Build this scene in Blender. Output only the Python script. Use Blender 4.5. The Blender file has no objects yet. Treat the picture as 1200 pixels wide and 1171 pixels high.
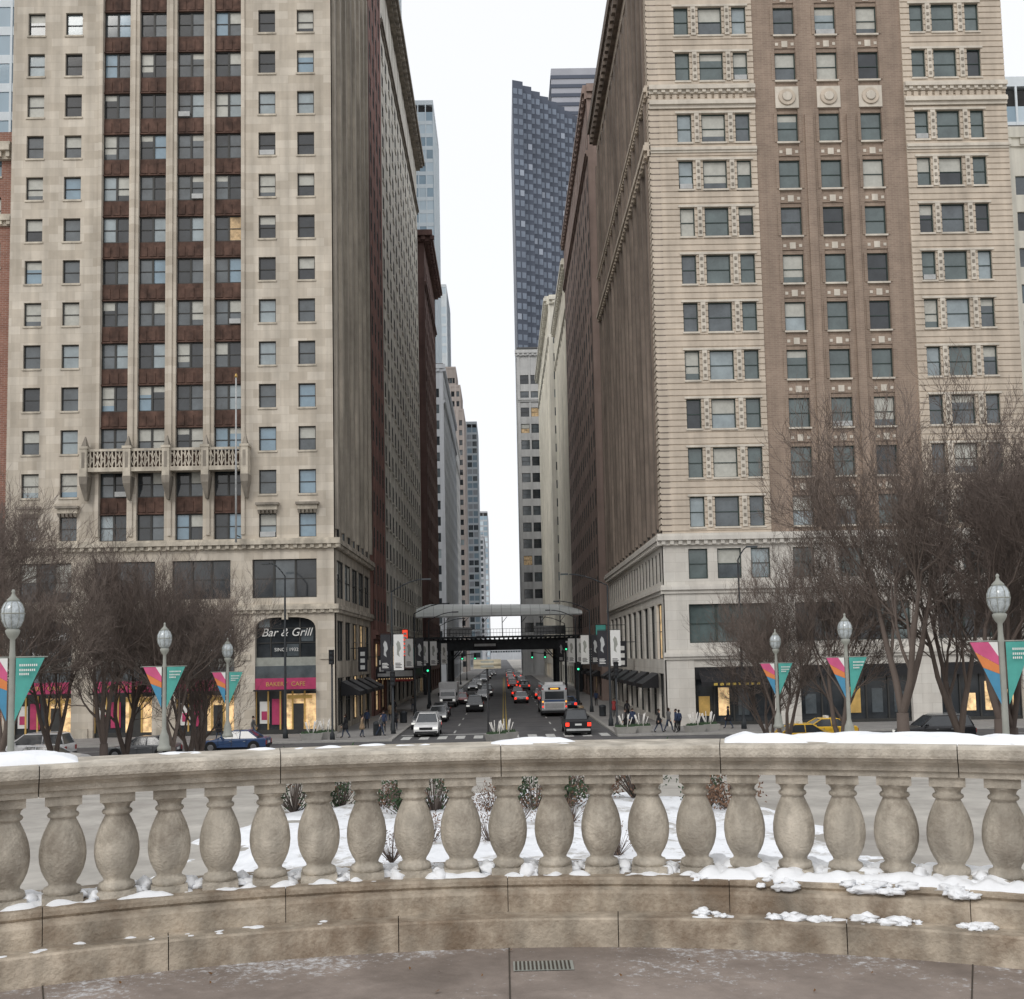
import bpy, math, random
from mathutils import Vector, Matrix, noise
random.seed(7)
R = random.random
sc = bpy.context.scene
COL = sc.collection
MATS = {}

# ------------------------------------------------------------------ materials
def M(name, col, rough=.8, var=.18, scale=1.5, spec=.3, metal=0., emit=0., brick=None, streak=0., bump=0., coat=0., stain=None, sscale=1.3):
    m = bpy.data.materials.new(name); m.use_nodes = True
    nt = m.node_tree; N = nt.nodes; L = nt.links
    b = N['Principled BSDF']
    b.inputs['Roughness'].default_value = rough
    b.inputs['Specular IOR Level'].default_value = spec
    b.inputs['Metallic'].default_value = metal
    b.inputs['Coat Weight'].default_value = coat
    tc = N.new('ShaderNodeTexCoord')
    nz = N.new('ShaderNodeTexNoise'); nz.inputs['Scale'].default_value = scale; nz.inputs['Detail'].default_value = 4
    nz.inputs['Roughness'].default_value = .68
    L.new(tc.outputs['Object'], nz.inputs['Vector'])
    mr = N.new('ShaderNodeMapRange'); mr.inputs[1].default_value = .3; mr.inputs[2].default_value = .7
    mr.inputs[3].default_value = 1-var; mr.inputs[4].default_value = 1+var
    L.new(nz.outputs['Fac'], mr.inputs[0])
    val = mr.outputs[0]
    if streak:
        mp = N.new('ShaderNodeMapping'); mp.inputs['Scale'].default_value = (sscale, sscale, .05*sscale)
        L.new(tc.outputs['Object'], mp.inputs['Vector'])
        n2 = N.new('ShaderNodeTexNoise'); n2.inputs['Scale'].default_value = 1.; n2.inputs['Detail'].default_value = 3
        L.new(mp.outputs[0], n2.inputs['Vector'])
        m2 = N.new('ShaderNodeMapRange'); m2.inputs[1].default_value = .35; m2.inputs[2].default_value = .65
        m2.inputs[3].default_value = 1-streak; m2.inputs[4].default_value = 1+streak*.4
        L.new(n2.outputs['Fac'], m2.inputs[0])
        mm = N.new('ShaderNodeMath'); mm.operation = 'MULTIPLY'
        L.new(val, mm.inputs[0]); L.new(m2.outputs[0], mm.inputs[1]); val = mm.outputs[0]
    hs = N.new('ShaderNodeHueSaturation')
    L.new(val, hs.inputs['Value'])
    hs.inputs['Color'].default_value = (*col, 1)
    if brick:
        w, h, c2, mortar, ms = brick
        sp = N.new('ShaderNodeSeparateXYZ'); L.new(tc.outputs['Object'], sp.inputs[0])
        ad = N.new('ShaderNodeMath'); ad.operation = 'ADD'
        L.new(sp.outputs[0], ad.inputs[0]); L.new(sp.outputs[1], ad.inputs[1])
        cb = N.new('ShaderNodeCombineXYZ'); L.new(ad.outputs[0], cb.inputs[0]); L.new(sp.outputs[2], cb.inputs[1])
        bt = N.new('ShaderNodeTexBrick'); bt.inputs['Scale'].default_value = 1.
        bt.inputs['Brick Width'].default_value = w; bt.inputs['Row Height'].default_value = h
        bt.inputs['Mortar Size'].default_value = ms
        bt.inputs['Color1'].default_value = (*col, 1); bt.inputs['Color2'].default_value = (*c2, 1)
        bt.inputs['Mortar'].default_value = (*mortar, 1)
        L.new(cb.outputs[0], bt.inputs['Vector']); L.new(bt.outputs['Color'], hs.inputs['Color'])
    out = hs.outputs[0]
    if stain:
        c3, s3, lo, hi, am = stain
        n4 = N.new('ShaderNodeTexNoise'); n4.inputs['Scale'].default_value = s3; n4.inputs['Detail'].default_value = 6; n4.inputs['Roughness'].default_value = .74
        L.new(tc.outputs['Object'], n4.inputs['Vector'])
        m4 = N.new('ShaderNodeMapRange'); m4.inputs[1].default_value = lo; m4.inputs[2].default_value = hi; m4.inputs[4].default_value = am
        L.new(n4.outputs['Fac'], m4.inputs[0])
        mx = N.new('ShaderNodeMix'); mx.data_type = 'RGBA'
        L.new(m4.outputs[0], mx.inputs['Factor']); L.new(out, mx.inputs[6]); mx.inputs[7].default_value = (*c3, 1); out = mx.outputs[2]
    L.new(out, b.inputs['Base Color'])
    if emit:
        L.new(out, b.inputs['Emission Color']); b.inputs['Emission Strength'].default_value = emit
    if bump:
        bp = N.new('ShaderNodeBump'); bp.inputs['Strength'].default_value = bump; bp.inputs['Distance'].default_value = .02
        n3 = N.new('ShaderNodeTexNoise'); n3.inputs['Scale'].default_value = scale*9; n3.inputs['Detail'].default_value = 4
        L.new(tc.outputs['Object'], n3.inputs['Vector'])
        L.new(n3.outputs['Fac'], bp.inputs['Height']); L.new(bp.outputs[0], b.inputs['Normal'])
    MATS[name] = m
    return m

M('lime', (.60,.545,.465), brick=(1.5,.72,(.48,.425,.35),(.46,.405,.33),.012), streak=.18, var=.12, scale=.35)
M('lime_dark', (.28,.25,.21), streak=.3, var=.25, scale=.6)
M('lime_shaded', (.42,.375,.315), streak=.4, var=.2, scale=.4)  # same limestone, colour darkened for the shade on the street side
M('lime_trim', (.52,.47,.39), streak=.25, var=.25, scale=1)
M('spandrel_brown', (.095,.055,.042), var=.5, scale=1.2, streak=.3)
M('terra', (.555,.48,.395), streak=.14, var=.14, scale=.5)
M('terra_lt', (.61,.56,.485), streak=.15, var=.14, scale=.6)
M('base_white', (.64,.615,.565), brick=(1.6,.8,(.60,.57,.52),(.48,.45,.40),.012), streak=.1, var=.08, scale=.5)
M('brickbrown', (.30,.228,.178), brick=(.5,.16,(.255,.19,.15),(.34,.28,.225),.016), streak=.14, var=.14, scale=.5)
M('side_brown', (.225,.185,.155), streak=.35, var=.2, scale=.5)  # brown side wall, with its shadow put into the colour
M('red_brown', (.24,.13,.11), streak=.3, var=.2, scale=.4)
M('red_brown2', (.31,.235,.205), streak=.2, var=.15, scale=.3)
M('dark_brown', (.14,.085,.075), streak=.2, var=.2, scale=.4)
M('beige', (.66,.635,.57), streak=.22, var=.15, scale=.4)
M('cream', (.76,.73,.64), streak=.15, var=.1, scale=.3)
M('greystone', (.50,.50,.49), streak=.1, var=.1, scale=.2)
M('hazetan', (.40,.355,.33), streak=.1, var=.15, scale=.1)  # distance haze is mixed into the haze colours
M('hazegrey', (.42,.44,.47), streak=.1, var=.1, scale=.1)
M('hazeglass', (.52,.61,.67), rough=.3, var=.12, scale=.05)  # pale cyan carries painted sky reflection as well as haze
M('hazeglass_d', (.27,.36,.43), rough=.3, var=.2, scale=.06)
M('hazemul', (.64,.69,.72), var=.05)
M('towerdark', (.085,.10,.135), var=.12, scale=.03, rough=.5)
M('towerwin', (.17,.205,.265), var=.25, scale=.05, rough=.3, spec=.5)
M('towerlite', (.34,.38,.45), var=.2, scale=.04, rough=.3)  # light reflection on the short tooth faces, painted as pane colour
M('towertop', (.36,.37,.41), var=.1, scale=.04)
M('brick_red', (.28,.14,.10), brick=(.5,.16,(.24,.11,.08),(.34,.26,.22),.016))
M('core', (.03,.03,.03))
M('roofing', (.12,.12,.12))
M('frame', (.045,.045,.043), rough=.5)
M('frame_g', (.04,.06,.055), rough=.5)
M('g_dark', (.03,.035,.04), rough=.07, spec=.7, var=.4, scale=.6)
M('g_mid', (.085,.10,.11), rough=.07, spec=.8, var=.4, scale=.5)
M('g_green', (.10,.13,.13), rough=.07, spec=.8, var=.3, scale=.5)
M('g_sky', (.27,.32,.34), rough=.07, spec=.8, var=.25, scale=.5)  # sky reflection put into the glass colour
M('g_blue', (.20,.29,.36), rough=.07, spec=.8, var=.2, scale=.5)
M('blind', (.46,.46,.42), rough=.4, var=.12, scale=2)
M('g_warm', (.42,.30,.17), rough=.2, var=.6, scale=1.5, emit=.22)
M('shoplit', (.75,.52,.27), rough=.3, var=.7, scale=1.4, emit=.5)
M('gold', (.55,.36,.12), rough=.35, var=.2, metal=.4, emit=.12)  # gold trim with a weak glow built in to look warmly lit
M('pink', (.42,.05,.13), rough=.6)
M('signred', (.85,.08,.04), emit=.9)
M('black', (.018,.018,.02), rough=.5)
M('steel', (.035,.04,.045), rough=.55, var=.3)
M('steel_lt', (.42,.43,.43), rough=.4)
M('canopy', (.86,.90,.88), rough=.3, var=.05, scale=.4)
M('asphalt', (.10,.098,.10), var=.25, scale=.5, rough=.75, stain=((.055,.055,.06),.35,.5,.65,.6))
M('pave', (.28,.27,.26), var=.18, scale=.7)
M('kerb', (.34,.33,.31), var=.15)
M('paint_w', (.52,.52,.50), var=.35, scale=5)
M('paint_y', (.50,.36,.08), var=.3, scale=4)
M('stone', (.50,.455,.385), var=.2, scale=7, streak=.3, sscale=9, bump=.5, rough=.9, stain=((.21,.18,.145),3.4,.47,.66,.72))
M('stone_rail', (.52,.475,.405), var=.2, scale=7, streak=.22, sscale=7, bump=.5, rough=.9, stain=((.25,.215,.17),3.6,.49,.68,.7))
M('stone_dirty', (.43,.37,.295), var=.28, scale=5, streak=.4, sscale=5, bump=.5, rough=.9, stain=((.17,.12,.08),2.2,.43,.64,.8))
M('joint', (.06,.05,.04))
M('snow', (.86,.88,.91), var=.05, scale=6, bump=.15, rough=.6)
M('snow_dirty', (.80,.82,.85), var=.1, scale=5, bump=.3, rough=.7, stain=((.38,.36,.33),1.9,.52,.62,.85))
M('bark', (.14,.112,.097), var=.3, scale=3)
M('bark2', (.115,.09,.078), var=.3, scale=3)
M('leafg', (.035,.065,.03), var=.4, scale=5)
M('leafb', (.17,.10,.065), var=.4, scale=5)
M('leafd', (.16,.08,.03), var=.4, scale=15)
M('lampgreen', (.30,.31,.28), rough=.55)
M('globe', (.40,.44,.46), rough=.12, spec=.9, var=.4, scale=11)
M('b_pink', (.55,.10,.22), rough=.7, var=.15); M('b_orange', (.62,.21,.07), rough=.7, var=.15)
M('b_teal', (.08,.34,.30), rough=.7, var=.15); M('b_blue', (.07,.25,.40), rough=.7, var=.15)
M('b_white', (.70,.70,.68), rough=.6, var=.05); M('b_black', (.03,.03,.035), rough=.6)
M('tyre', (.02,.02,.02)); M('rim', (.3,.3,.31), metal=.7, rough=.35)
M('p_white', (.66,.66,.66), rough=.3, coat=.5, var=.1); M('p_black', (.02,.02,.023), rough=.3, coat=.5, var=.1)
M('p_silver', (.36,.37,.38), rough=.3, coat=.5, var=.06, metal=.3); M('p_red', (.35,.03,.025), rough=.3, coat=.5, var=.1)
M('p_blue', (.04,.08,.18), rough=.3, coat=.5, var=.1); M('p_yellow', (.70,.42,.03), rough=.35, coat=.5, var=.06)
M('p_grey', (.12,.125,.13), rough=.3, coat=.5, var=.1)
M('carglass', (.03,.035,.04), rough=.06, spec=.9, var=.2)
M('tail', (.85,.04,.02), emit=1.6, rough=.3); M('tail_off', (.30,.02,.02), rough=.3); M('head', (.85,.85,.8), emit=.5, rough=.2)
M('green_l', (.05,.9,.4), emit=1.8); M('orange_l', (.95,.4,.05), emit=1.2)
M('skin', (.50,.31,.23), rough=.6); M('hair', (.03,.02,.015)); M('coat_k', (.02,.02,.023)); M('coat_n', (.03,.045,.09))
M('coat_r', (.30,.05,.05)); M('coat_g', (.13,.13,.13)); M('coat_t', (.30,.22,.14)); M('jeans', (.04,.055,.09)); M('shoe', (.025,.02,.02))
M('birch', (.72,.70,.66), var=.2, scale=12)
M('signtan', (.46,.41,.30), rough=.6)
M('plaza', (.40,.38,.345), var=.22, scale=1.2, stain=((.24,.22,.2),.5,.45,.65,.7))

# ------------------------------------------------------------------ mesh builder
class MB:
    def __init__(s): s.v=[]; s.f=[]; s.m=[]; s.s=[]; s.names=[]; s.T=None
    def mi(s,n):
        if n not in s.names: s.names.append(n)
        return s.names.index(n)
    def pts(s, P):
        i=len(s.v)
        s.v.extend([s.T(*p) for p in P] if s.T else [tuple(p) for p in P]); return i
    def face(s, idx, mat, smooth=False):
        s.f.append(idx); s.m.append(s.mi(mat)); s.s.append(smooth)
    def poly(s, P, mat, smooth=False):
        i=s.pts(P); s.face(tuple(range(i,i+len(P))),mat,smooth)
    def box(s,x0,x1,y0,y1,z0,z1,mat):
        i=s.pts([(x0,y0,z0),(x1,y0,z0),(x1,y1,z0),(x0,y1,z0),(x0,y0,z1),(x1,y0,z1),(x1,y1,z1),(x0,y1,z1)])
        for q in ((0,3,2,1),(4,5,6,7),(0,1,5,4),(1,2,6,5),(2,3,7,6),(3,0,4,7)):
            s.face(tuple(i+k for k in q),mat)
    def frustum(s,b,t,z0,z1,mat):
        i=s.pts([(b[0],b[2],z0),(b[1],b[2],z0),(b[1],b[3],z0),(b[0],b[3],z0),(t[0],t[2],z1),(t[1],t[2],z1),(t[1],t[3],z1),(t[0],t[3],z1)])
        for q in ((0,3,2,1),(4,5,6,7),(0,1,5,4),(1,2,6,5),(2,3,7,6),(3,0,4,7)):
            s.face(tuple(i+k for k in q),mat)
    def cyl(s,p0,p1,r0,r1,n,mat,cap=True,smooth=True):
        p0=Vector(p0);p1=Vector(p1);d=(p1-p0)
        if d.length<1e-6: return
        d.normalize()
        a=d.orthogonal().normalized(); b=d.cross(a)
        ring=[(math.cos(2*math.pi*k/n),math.sin(2*math.pi*k/n)) for k in range(n)]
        i=s.pts([tuple(p0+(a*c+b*q)*r0) for c,q in ring]+[tuple(p1+(a*c+b*q)*r1) for c,q in ring])
        for k in range(n):
            j=(k+1)%n; s.face((i+k,i+j,i+n+j,i+n+k),mat,smooth)
        if cap:
            s.face(tuple(i+k for k in range(n-1,-1,-1)),mat); s.face(tuple(i+n+k for k in range(n)),mat)
    def lathe(s,cx,cy,cz,prof,n,mat,smooth=True):
        P=[]
        for r,z in prof:
            for k in range(n):
                t=2*math.pi*k/n; P.append((cx+r*math.cos(t),cy+r*math.sin(t),cz+z))
        i=s.pts(P)
        for a in range(len(prof)-1):
            for k in range(n):
                j=(k+1)%n; s.face((i+a*n+k,i+a*n+j,i+(a+1)*n+j,i+(a+1)*n+k),mat,smooth)
        s.face(tuple(i+(len(prof)-1)*n+k for k in range(n)),mat)
        s.face(tuple(i+k for k in range(n-1,-1,-1)),mat)
    def blob(s,c,rx,ry,rz,mat,seed=0,amp=.3,n=10,m=6):
        P=[]
        for j in range(m+1):
            ph=math.pi*j/m
            for k in range(n):
                t=2*math.pi*k/n; d=Vector((math.sin(ph)*math.cos(t),math.sin(ph)*math.sin(t),math.cos(ph)))
                f=1+amp*noise.noise(d*1.6+Vector((seed*3.1,seed*1.7,0)))*1.6
                P.append((c[0]+d.x*rx*f,c[1]+d.y*ry*f,c[2]+d.z*rz*f))
        i=s.pts(P)
        for j in range(m):
            for k in range(n):
                q=(k+1)%n; s.face((i+j*n+k,i+(j+1)*n+k,i+(j+1)*n+q,i+j*n+q),mat,True)
    def prism(s,prof,x0,x1,mat,inset=None):
        n=len(prof)
        f=inset or (lambda z:0)
        i=s.pts([(x0+f(z),y,z) for y,z in prof]+[(x1-f(z),y,z) for y,z in prof])
        s.face(tuple(range(i,i+n)),mat); s.face(tuple(range(i+2*n-1,i+n-1,-1)),mat)
        for k in range(n):
            j=(k+1)%n; s.face((i+k,i+n+k,i+n+j,i+j),mat)
    def mesh(s,name):
        me=bpy.data.meshes.new(name); me.from_pydata(s.v,[],s.f)
        for n in s.names: me.materials.append(MATS[n])
        me.polygons.foreach_set('material_index',s.m); me.polygons.foreach_set('use_smooth',s.s)
        me.update(); return me
    def obj(s,name,parent=None):
        o=bpy.data.objects.new(name,s.mesh(name)); COL.objects.link(o)
        if parent: o.parent=parent
        return o

def empty(name,loc=(0,0,0),rz=0,scale=1):
    e=bpy.data.objects.new(name,None); COL.objects.link(e); e.location=loc; e.rotation_euler=(0,0,rz); e.scale=(scale,)*3
    e.empty_display_size=.3
    return e
def inst(name,me,loc,rz=0,scale=1):
    o=bpy.data.objects.new(name,me); COL.objects.link(o); o.location=loc; o.rotation_euler=(0,0,rz)
    o.scale=(scale,)*3 if not isinstance(scale,tuple) else scale
    return o
def text(name,s,size,loc,rot,mat,parent,font_shear=0.):
    cu=bpy.data.curves.new(name,'FONT'); cu.body=s; cu.size=size; cu.align_x='CENTER'; cu.extrude=.01; cu.shear=font_shear
    cu.materials.append(MATS[mat]); o=bpy.data.objects.new(name,cu); COL.objects.link(o); o.location=loc; o.rotation_euler=rot
    if parent: o.parent=parent
    return o

# ------------------------------------------------------------------ facade tools
GL_L=[('g_dark',4),('g_mid',6),('g_sky',2),('g_blue',1.2),('g_warm',.05)]
GL_R=[('g_green',7),('g_mid',4),('g_sky',1.2),('g_dark',2),('g_warm',.04)]
GL_F=[('g_dark',5),('g_mid',4),('g_sky',1)]
def pick(gl): return random.choices([g for g,_ in gl],[w for _,w in gl])[0]

def window(mb,a0,a1,z0,z1,gd,lights,detail,gl,blind,frame,sill):
    if detail<=0:
        mb.box(a0,a1,-gd-.05,-gd,z0,z1,pick(gl)); return
    w=(a1-a0)/lights
    for k in range(lights):
        b0=a0+k*w; b1=b0+w; fr=.085
        g=pick(gl); zm=(z0+z1)/2
        if R()<blind:
            zb=z1-(z1-z0)*random.choice([.25,.35,.5,.5,.75,.97])
            mb.box(b0,b1,-gd-.05,-gd,z0,zb,g); mb.box(b0,b1,-gd-.05,-gd-.004,zb,z1,'blind')
        else: mb.box(b0,b1,-gd-.05,-gd,z0,z1,g)
        if detail>1 and R()<.05: mb.box(b0+.1,b1-.1,-gd,-gd+.3,z0+.08,z0+.5,'steel_lt')
        D=(-gd+.002,-gd+.08)
        mb.box(b0,b0+fr,*D,z0,z1,frame); mb.box(b1-fr,b1,*D,z0,z1,frame)
        mb.box(b0+fr,b1-fr,*D,z0,z0+fr,frame); mb.box(b0+fr,b1-fr,*D,z1-fr,z1,frame)
        mb.box(b0+fr,b1-fr,D[0],D[1]-.02,zm-.035,zm+.035,frame)
    if sill: mb.box(a0-.08,a1+.08,-gd+.05,.09,z0-.13,z0+.02,sill)

def facade(mb,T,a0,a1,z0,z1,cols,rows,wall,span=None,sd=0.,th=.5,gd=.28,rust=False,lights=1,detail=2,gl=GL_L,blind=.25,frame='frame',sill=None):
    mb.T=T; span=span or wall
    def wb(p0,p1,q0,q1,d,mat):
        if p1-p0<.005 or q1-q0<.005: return
        if not rust: mb.box(p0,p1,-th,-d,q0,q1,mat); return
        mb.box(p0,p1,-th,-d-.07,q0,q1,mat)
        k=math.floor(q0/.52)
        while k*.52<q1:
            s0=max(q0,k*.52+.11); s1=min(q1,(k+1)*.52)
            if s1-s0>.03: mb.box(p0,p1,-d-.07,-d,s0,s1,mat)
            k+=1
    prev=a0
    for c in cols:
        wb(prev,c[0],z0,z1,0,wall); prev=c[1]
    wb(prev,a1,z0,z1,0,wall)
    for c in cols:
        pz=z0
        for r in rows:
            wb(c[0],c[1],pz,r[0],sd,span); pz=r[1]
            window(mb,c[0],c[1],r[0],r[1],gd+sd,(c[2] if len(c)>2 else lights),detail,gl,blind,frame,sill)
        wb(c[0],c[1],pz,z1,sd,span)
    mb.T=None

def front(Y): return lambda a,d,z:(a,Y-d,z)
def faceR(X): return lambda a,d,z:(X+d,a,z)
def faceL(X): return lambda a,d,z:(X-d,a,z)
def cornice(mb,T,a0,a1,z,mat,out=.6,h=.5,dent=True,step=.7):
    mb.T=T
    mb.box(a0,a1,0.003,out*.45,z-h*.5,z,mat); mb.box(a0,a1,0.003,out,z,z+h*.45,mat)
    mb.box(a0,a1,0.003,out*.8,z+h*.45,z+h*.7,mat)
    if dent:
        a=a0+step/2
        while a<a1-.2:
            mb.box(a,a+step*.45,out*.45,out*.8,z-h*.42,z-.002,mat); a+=step
    mb.T=None
def evencols(a0,a1,n,w,lights=1):
    s=(a1-a0)/n
    return [(a0+s*(i+.5)-w/2,a0+s*(i+.5)+w/2,lights) for i in range(n)]
def rowsOf(z0,fh,n,h): return [(z0+i*fh,z0+i*fh+h) for i in range(n)]

def arch(mb,T,a0,a1,zs,zc,ztop,d0,d1,mat,n=14):
    mb.T=T
    c=(a0+a1)/2; r=(a1-a0)/2; ry=zc-zs
    for k in range(n):
        t0=math.pi*k/n; t1=math.pi*(k+1)/n
        f=lambda t:math.copysign(abs(math.cos(t))**.6,math.cos(t))
        p0=(c-r*f(t0),zs+ry*math.sin(t0)**.7); p1=(c-r*f(t1),zs+ry*abs(math.sin(t1))**.7)
        i=mb.pts([(p0[0],d1,p0[1]),(p1[0],d1,p1[1]),(p1[0],d1,ztop),(p0[0],d1,ztop),(p0[0],d0,p0[1]),(p1[0],d0,p1[1])])
        mb.face((i,i+1,i+2,i+3),mat); mb.face((i,i+4,i+5,i+1),mat)
    mb.T=None

# ================================================================== LEFT OFFICE TOWER
root=empty('limestone_office_tower'); mb=MB(); F=front(88)
rows=[(17.3+3.64*k-1.0,17.3+3.64*k+1.05) for k in range(16)]
H=78
facade(mb,F,-41,-33.6,16.2,H,[(-39.75,-38.3),(-36.55,-35.1)],rows,'lime',sill='lime_trim',blind=.3)
facade(mb,F,-21.2,-13.85,16.2,H,[(-20.05,-18.6),(-16.75,-15.3)],rows,'lime',sill='lime_trim',blind=.3)
facade(mb,F,-33.6,-21.2,16.2,H,[(-33.3,-31.0,2),(-30.2,-27.9,2),(-27.0,-24.7,2),(-23.8,-21.5,2)],
       [(r[0]-.05,r[1]+.1) for r in rows],'lime',span='spandrel_brown',sd=.3,th=.6,blind=.35,gd=.12)
mb.T=F
for c0,c1 in [(-33.3,-31.0),(-30.2,-27.9),(-27.0,-24.7),(-23.8,-21.5)]:
    for r in rows:
        for j in range(3):
            w=(c1-c0)/3; mb.box(c0+j*w+.1,c0+(j+1)*w-.1,-.3,-.24,r[1]+.3,r[1]+1.15,'spandrel_brown')
        mb.box(c0,c1,-.3,-.16,r[1]+.1,r[1]+.2,'spandrel_brown')
for a in (-33.45,-30.65,-27.45,-24.25,-21.35):
    mb.box(a-.15,a+.15,.003,.14,16.6,H,'lime')
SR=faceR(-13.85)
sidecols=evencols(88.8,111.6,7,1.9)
facade(mb,SR,88.01,112,16.2,H,sidecols,rows,'lime_shaded',span='lime_dark',sd=.12,th=.8,gd=.06,detail=1,gl=GL_F,blind=.2)
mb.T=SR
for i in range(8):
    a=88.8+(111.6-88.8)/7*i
    mb.box(a-.3,a+.3,.003,.28,17,H,'lime_shaded')
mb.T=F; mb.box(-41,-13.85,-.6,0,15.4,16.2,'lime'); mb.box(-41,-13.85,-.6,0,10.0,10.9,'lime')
mb.T=SR; mb.box(88.01,112,-.6,0,15.4,16.2,'lime_shaded'); mb.box(88.01,112,-.6,0,10.0,10.9,'lime_shaded')
mb.T=None
cornice(mb,F,-41.3,-13.3,15.7,'lime_trim',out=.55,h=.7); cornice(mb,SR,88,112,15.7,'lime_shaded',out=.549,h=.7)
facade(mb,F,-41,-13.85,10.9,15.4,[(-39.8,-35.5,3),(-33.6,-28.6,3),(-27.2,-22.4,3),(-20.6,-15.3,3)],[(11.3,14.5)],'lime',gl=[('g_dark',5),('g_mid',3)],blind=.1)
facade(mb,SR,88.01,112,10.9,15.4,evencols(89,111.5,5,3.6,2),[(11.3,14.5)],'lime_shaded',gl=GL_F,detail=1,gd=.15)
cornice(mb,F,-41.2,-13.45,10.3,'lime_trim',out=.4,h=.6); cornice(mb,SR,88,112,10.3,'lime_shaded',out=.399,h=.6)
gcols=[(-40.2,-35.4),(-33.6,-28.8),(-26.9,-22.1),(-20.4,-15.4)]
mb.T=F; prev=-41
for c in gcols:
    mb.box(prev,c[0],-.7,0,0,10,'lime'); prev=c[1]
    mb.box(c[0],c[1],-.75,-.6,6.4,10,'g_dark')
    for j in range(1,4): mb.box(c[0]+j*1.2-.05,c[0]+j*1.2+.05,-.6,-.5,6.4,10,'frame')
    for z in (7.6,8.8): mb.box(c[0],c[1],-.6,-.52,z-.04,z+.04,'frame')
    mb.box(c[0]+.2,c[0]+1.1,-.6,-.56,8.9,9.6,'g_sky'); mb.box(c[0]+2.5,c[0]+3.5,-.6,-.56,6.5,7.5,'g_mid'); mb.box(c[0]+3.7,c[0]+4.7,-.6,-.56,7.7,8.7,'g_mid')
    mb.box(c[0],c[1],-.6,-.25,5.7,6.4,'lampgreen'); mb.box(c[0],c[1],-.6,-.1,4.7,5.7,'g_mid')
    mb.box(c[0],c[1],-.6,-.05,3.75,4.7,'pink'); mb.box(c[0],c[1],-.05,.6,3.66,3.78,'black')
    mb.box(c[0],c[1],-.75,-.5,0.5,3.66,'g_dark'); mb.box(c[0],c[1],-.75,-.35,0,.5,'frame')
    mb.box(c[0]+2.5,c[1]-.1,-.5,-.48,.5,3.4,'shoplit')
    for j in range(6):
        x=c[0]+j*(c[1]-c[0])/5; mb.box(x-.06,x+.06,-.48,-.36,.5,3.66,'gold')
    mb.box(c[0]+2.6,c[0]+4.6,-.47,-.2,3.0,3.3,'gold')
    mb.box(c[0]+3.0,c[0]+3.9,-.475,-.42,.14,2.6,'frame')
    mb.box(c[0]+.3,c[0]+1.1,-.48,-.43,1,2.8,'b_white'); mb.box(c[0]+1.3,c[0]+2.1,-.48,-.43,.9,3,'pink'); mb.box(c[0]+.45,c[0]+.9,-.42,-.41,1.3,2.0,'pink')
mb.box(prev,-13.85,-.7,0,0,10,'lime'); mb.T=None
for c in gcols:
    arch(mb,F,c[0],c[1],8.5,9.7,10,-.5,-.002,'lime')
    cx=(c[0]+c[1])/2
    text('window_lettering','Bar & Grill',.95,(cx,88.45,8.15),(math.pi/2,0,0),'b_white',root,.3)
    text('window_lettering','SINCE 1932',.4,(cx,88.45,6.9),(math.pi/2,0,0),'b_white',root)
    text('fascia_lettering','BAKERY  CAFE',.5,(cx,88.03,4.05),(math.pi/2,0,0),'gold',root)
    mb.T=F; mb.box(cx-.25,cx+.25,.003,.2,9.5,10,'lime_trim'); mb.T=None
mb.T=F
for a in (-14.6,-21.2,-27.9,-34.5): mb.box(a-.5,a+.5,.003,.15,.0,.9,'lime_trim'); mb.box(a-.45,a+.45,.003,.12,6.2,6.7,'lime_trim')
mb.T=None
facade(mb,SR,88.01,112,0,10,evencols(89,111.5,5,3.4,2),[(.6,4.6),(6,9.4)],'lime_shaded',gl=[('g_dark',6),('shoplit',.7),('g_warm',1)],detail=1,blind=0,gd=.2)
mb.obj('facades',root)
m2=MB(); m2.box(-40.4,-14.75,88.8,112,0,H-.5,'core'); m2.box(-41,-13.8,88,112,H+.002,H+.4,'roofing'); m2.obj('core_and_roof',root)
m3=MB(); m3.T=F
m3.box(-34.4,-20.8,.003,1.0,21.9,22.25,'lime_trim'); m3.box(-34.4,-20.8,.75,.95,23.6,23.8,'lime_trim')
m3.box(-34.4,-20.8,.5,.6,22.25,23.6,'spandrel_brown')
x=-34.3
while x<-20.9:
    m3.box(x-.05,x+.05,.78,.92,22.25,23.6,'lime_trim')
    x+=.3
for j in range(30):
    x=-34.2+j*.452
    for s in (1,-1):
        m3.poly([(x,.93,22.9-s*.5),(x+.08,.93,22.9-s*.5),(x+.45,.93,22.9+s*.5),(x+.37,.93,22.9+s*.5)],'lime_trim')
for a in (-34.2,-30.65,-27.45,-24.25,-21.0):
    m3.T=F; m3.box(a-.3,a+.3,.2,1.15,21.5,24.0,'lime_trim'); m3.box(a-.38,a+.38,.15,1.2,23.8,24.0,'lime_trim'); m3.box(a-.12,a+.12,1.15,1.17,22.2,23.5,'lime_dark'); m3.T=None
    m3.frustum((a-.3,a+.3,86.9,87.9),(a-.34,a+.34,86.86,87.95),20.9,21.5,'lime_dark')
    m3.frustum((a-.1,a+.1,87.5,87.9),(a-.3,a+.3,86.9,87.9),19.6,20.9,'lime_dark')
    m3.frustum((a-.22,a+.22,86.95,87.7),(a-.03,a+.03,87.3,87.4),24.0,24.9,'lime_dark')
m3.T=F
for a in (-19.3,-16.0,-39,-35.8):
    m3.box(a-.95,a+.95,.003,.5,19.0,19.2,'lime_dark'); m3.box(a-.8,a+.8,.003,.3,18.6,18.99,'lime_trim')
    for k in range(5): m3.frustum((a-.75+k*.33,a-.6+k*.33,.05,.25),(a-.8+k*.33,a-.55+k*.33,.02,.4),18.3,18.6,'lime_dark')
m3.T=None
m3.obj('gothic_balcony',root)
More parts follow.
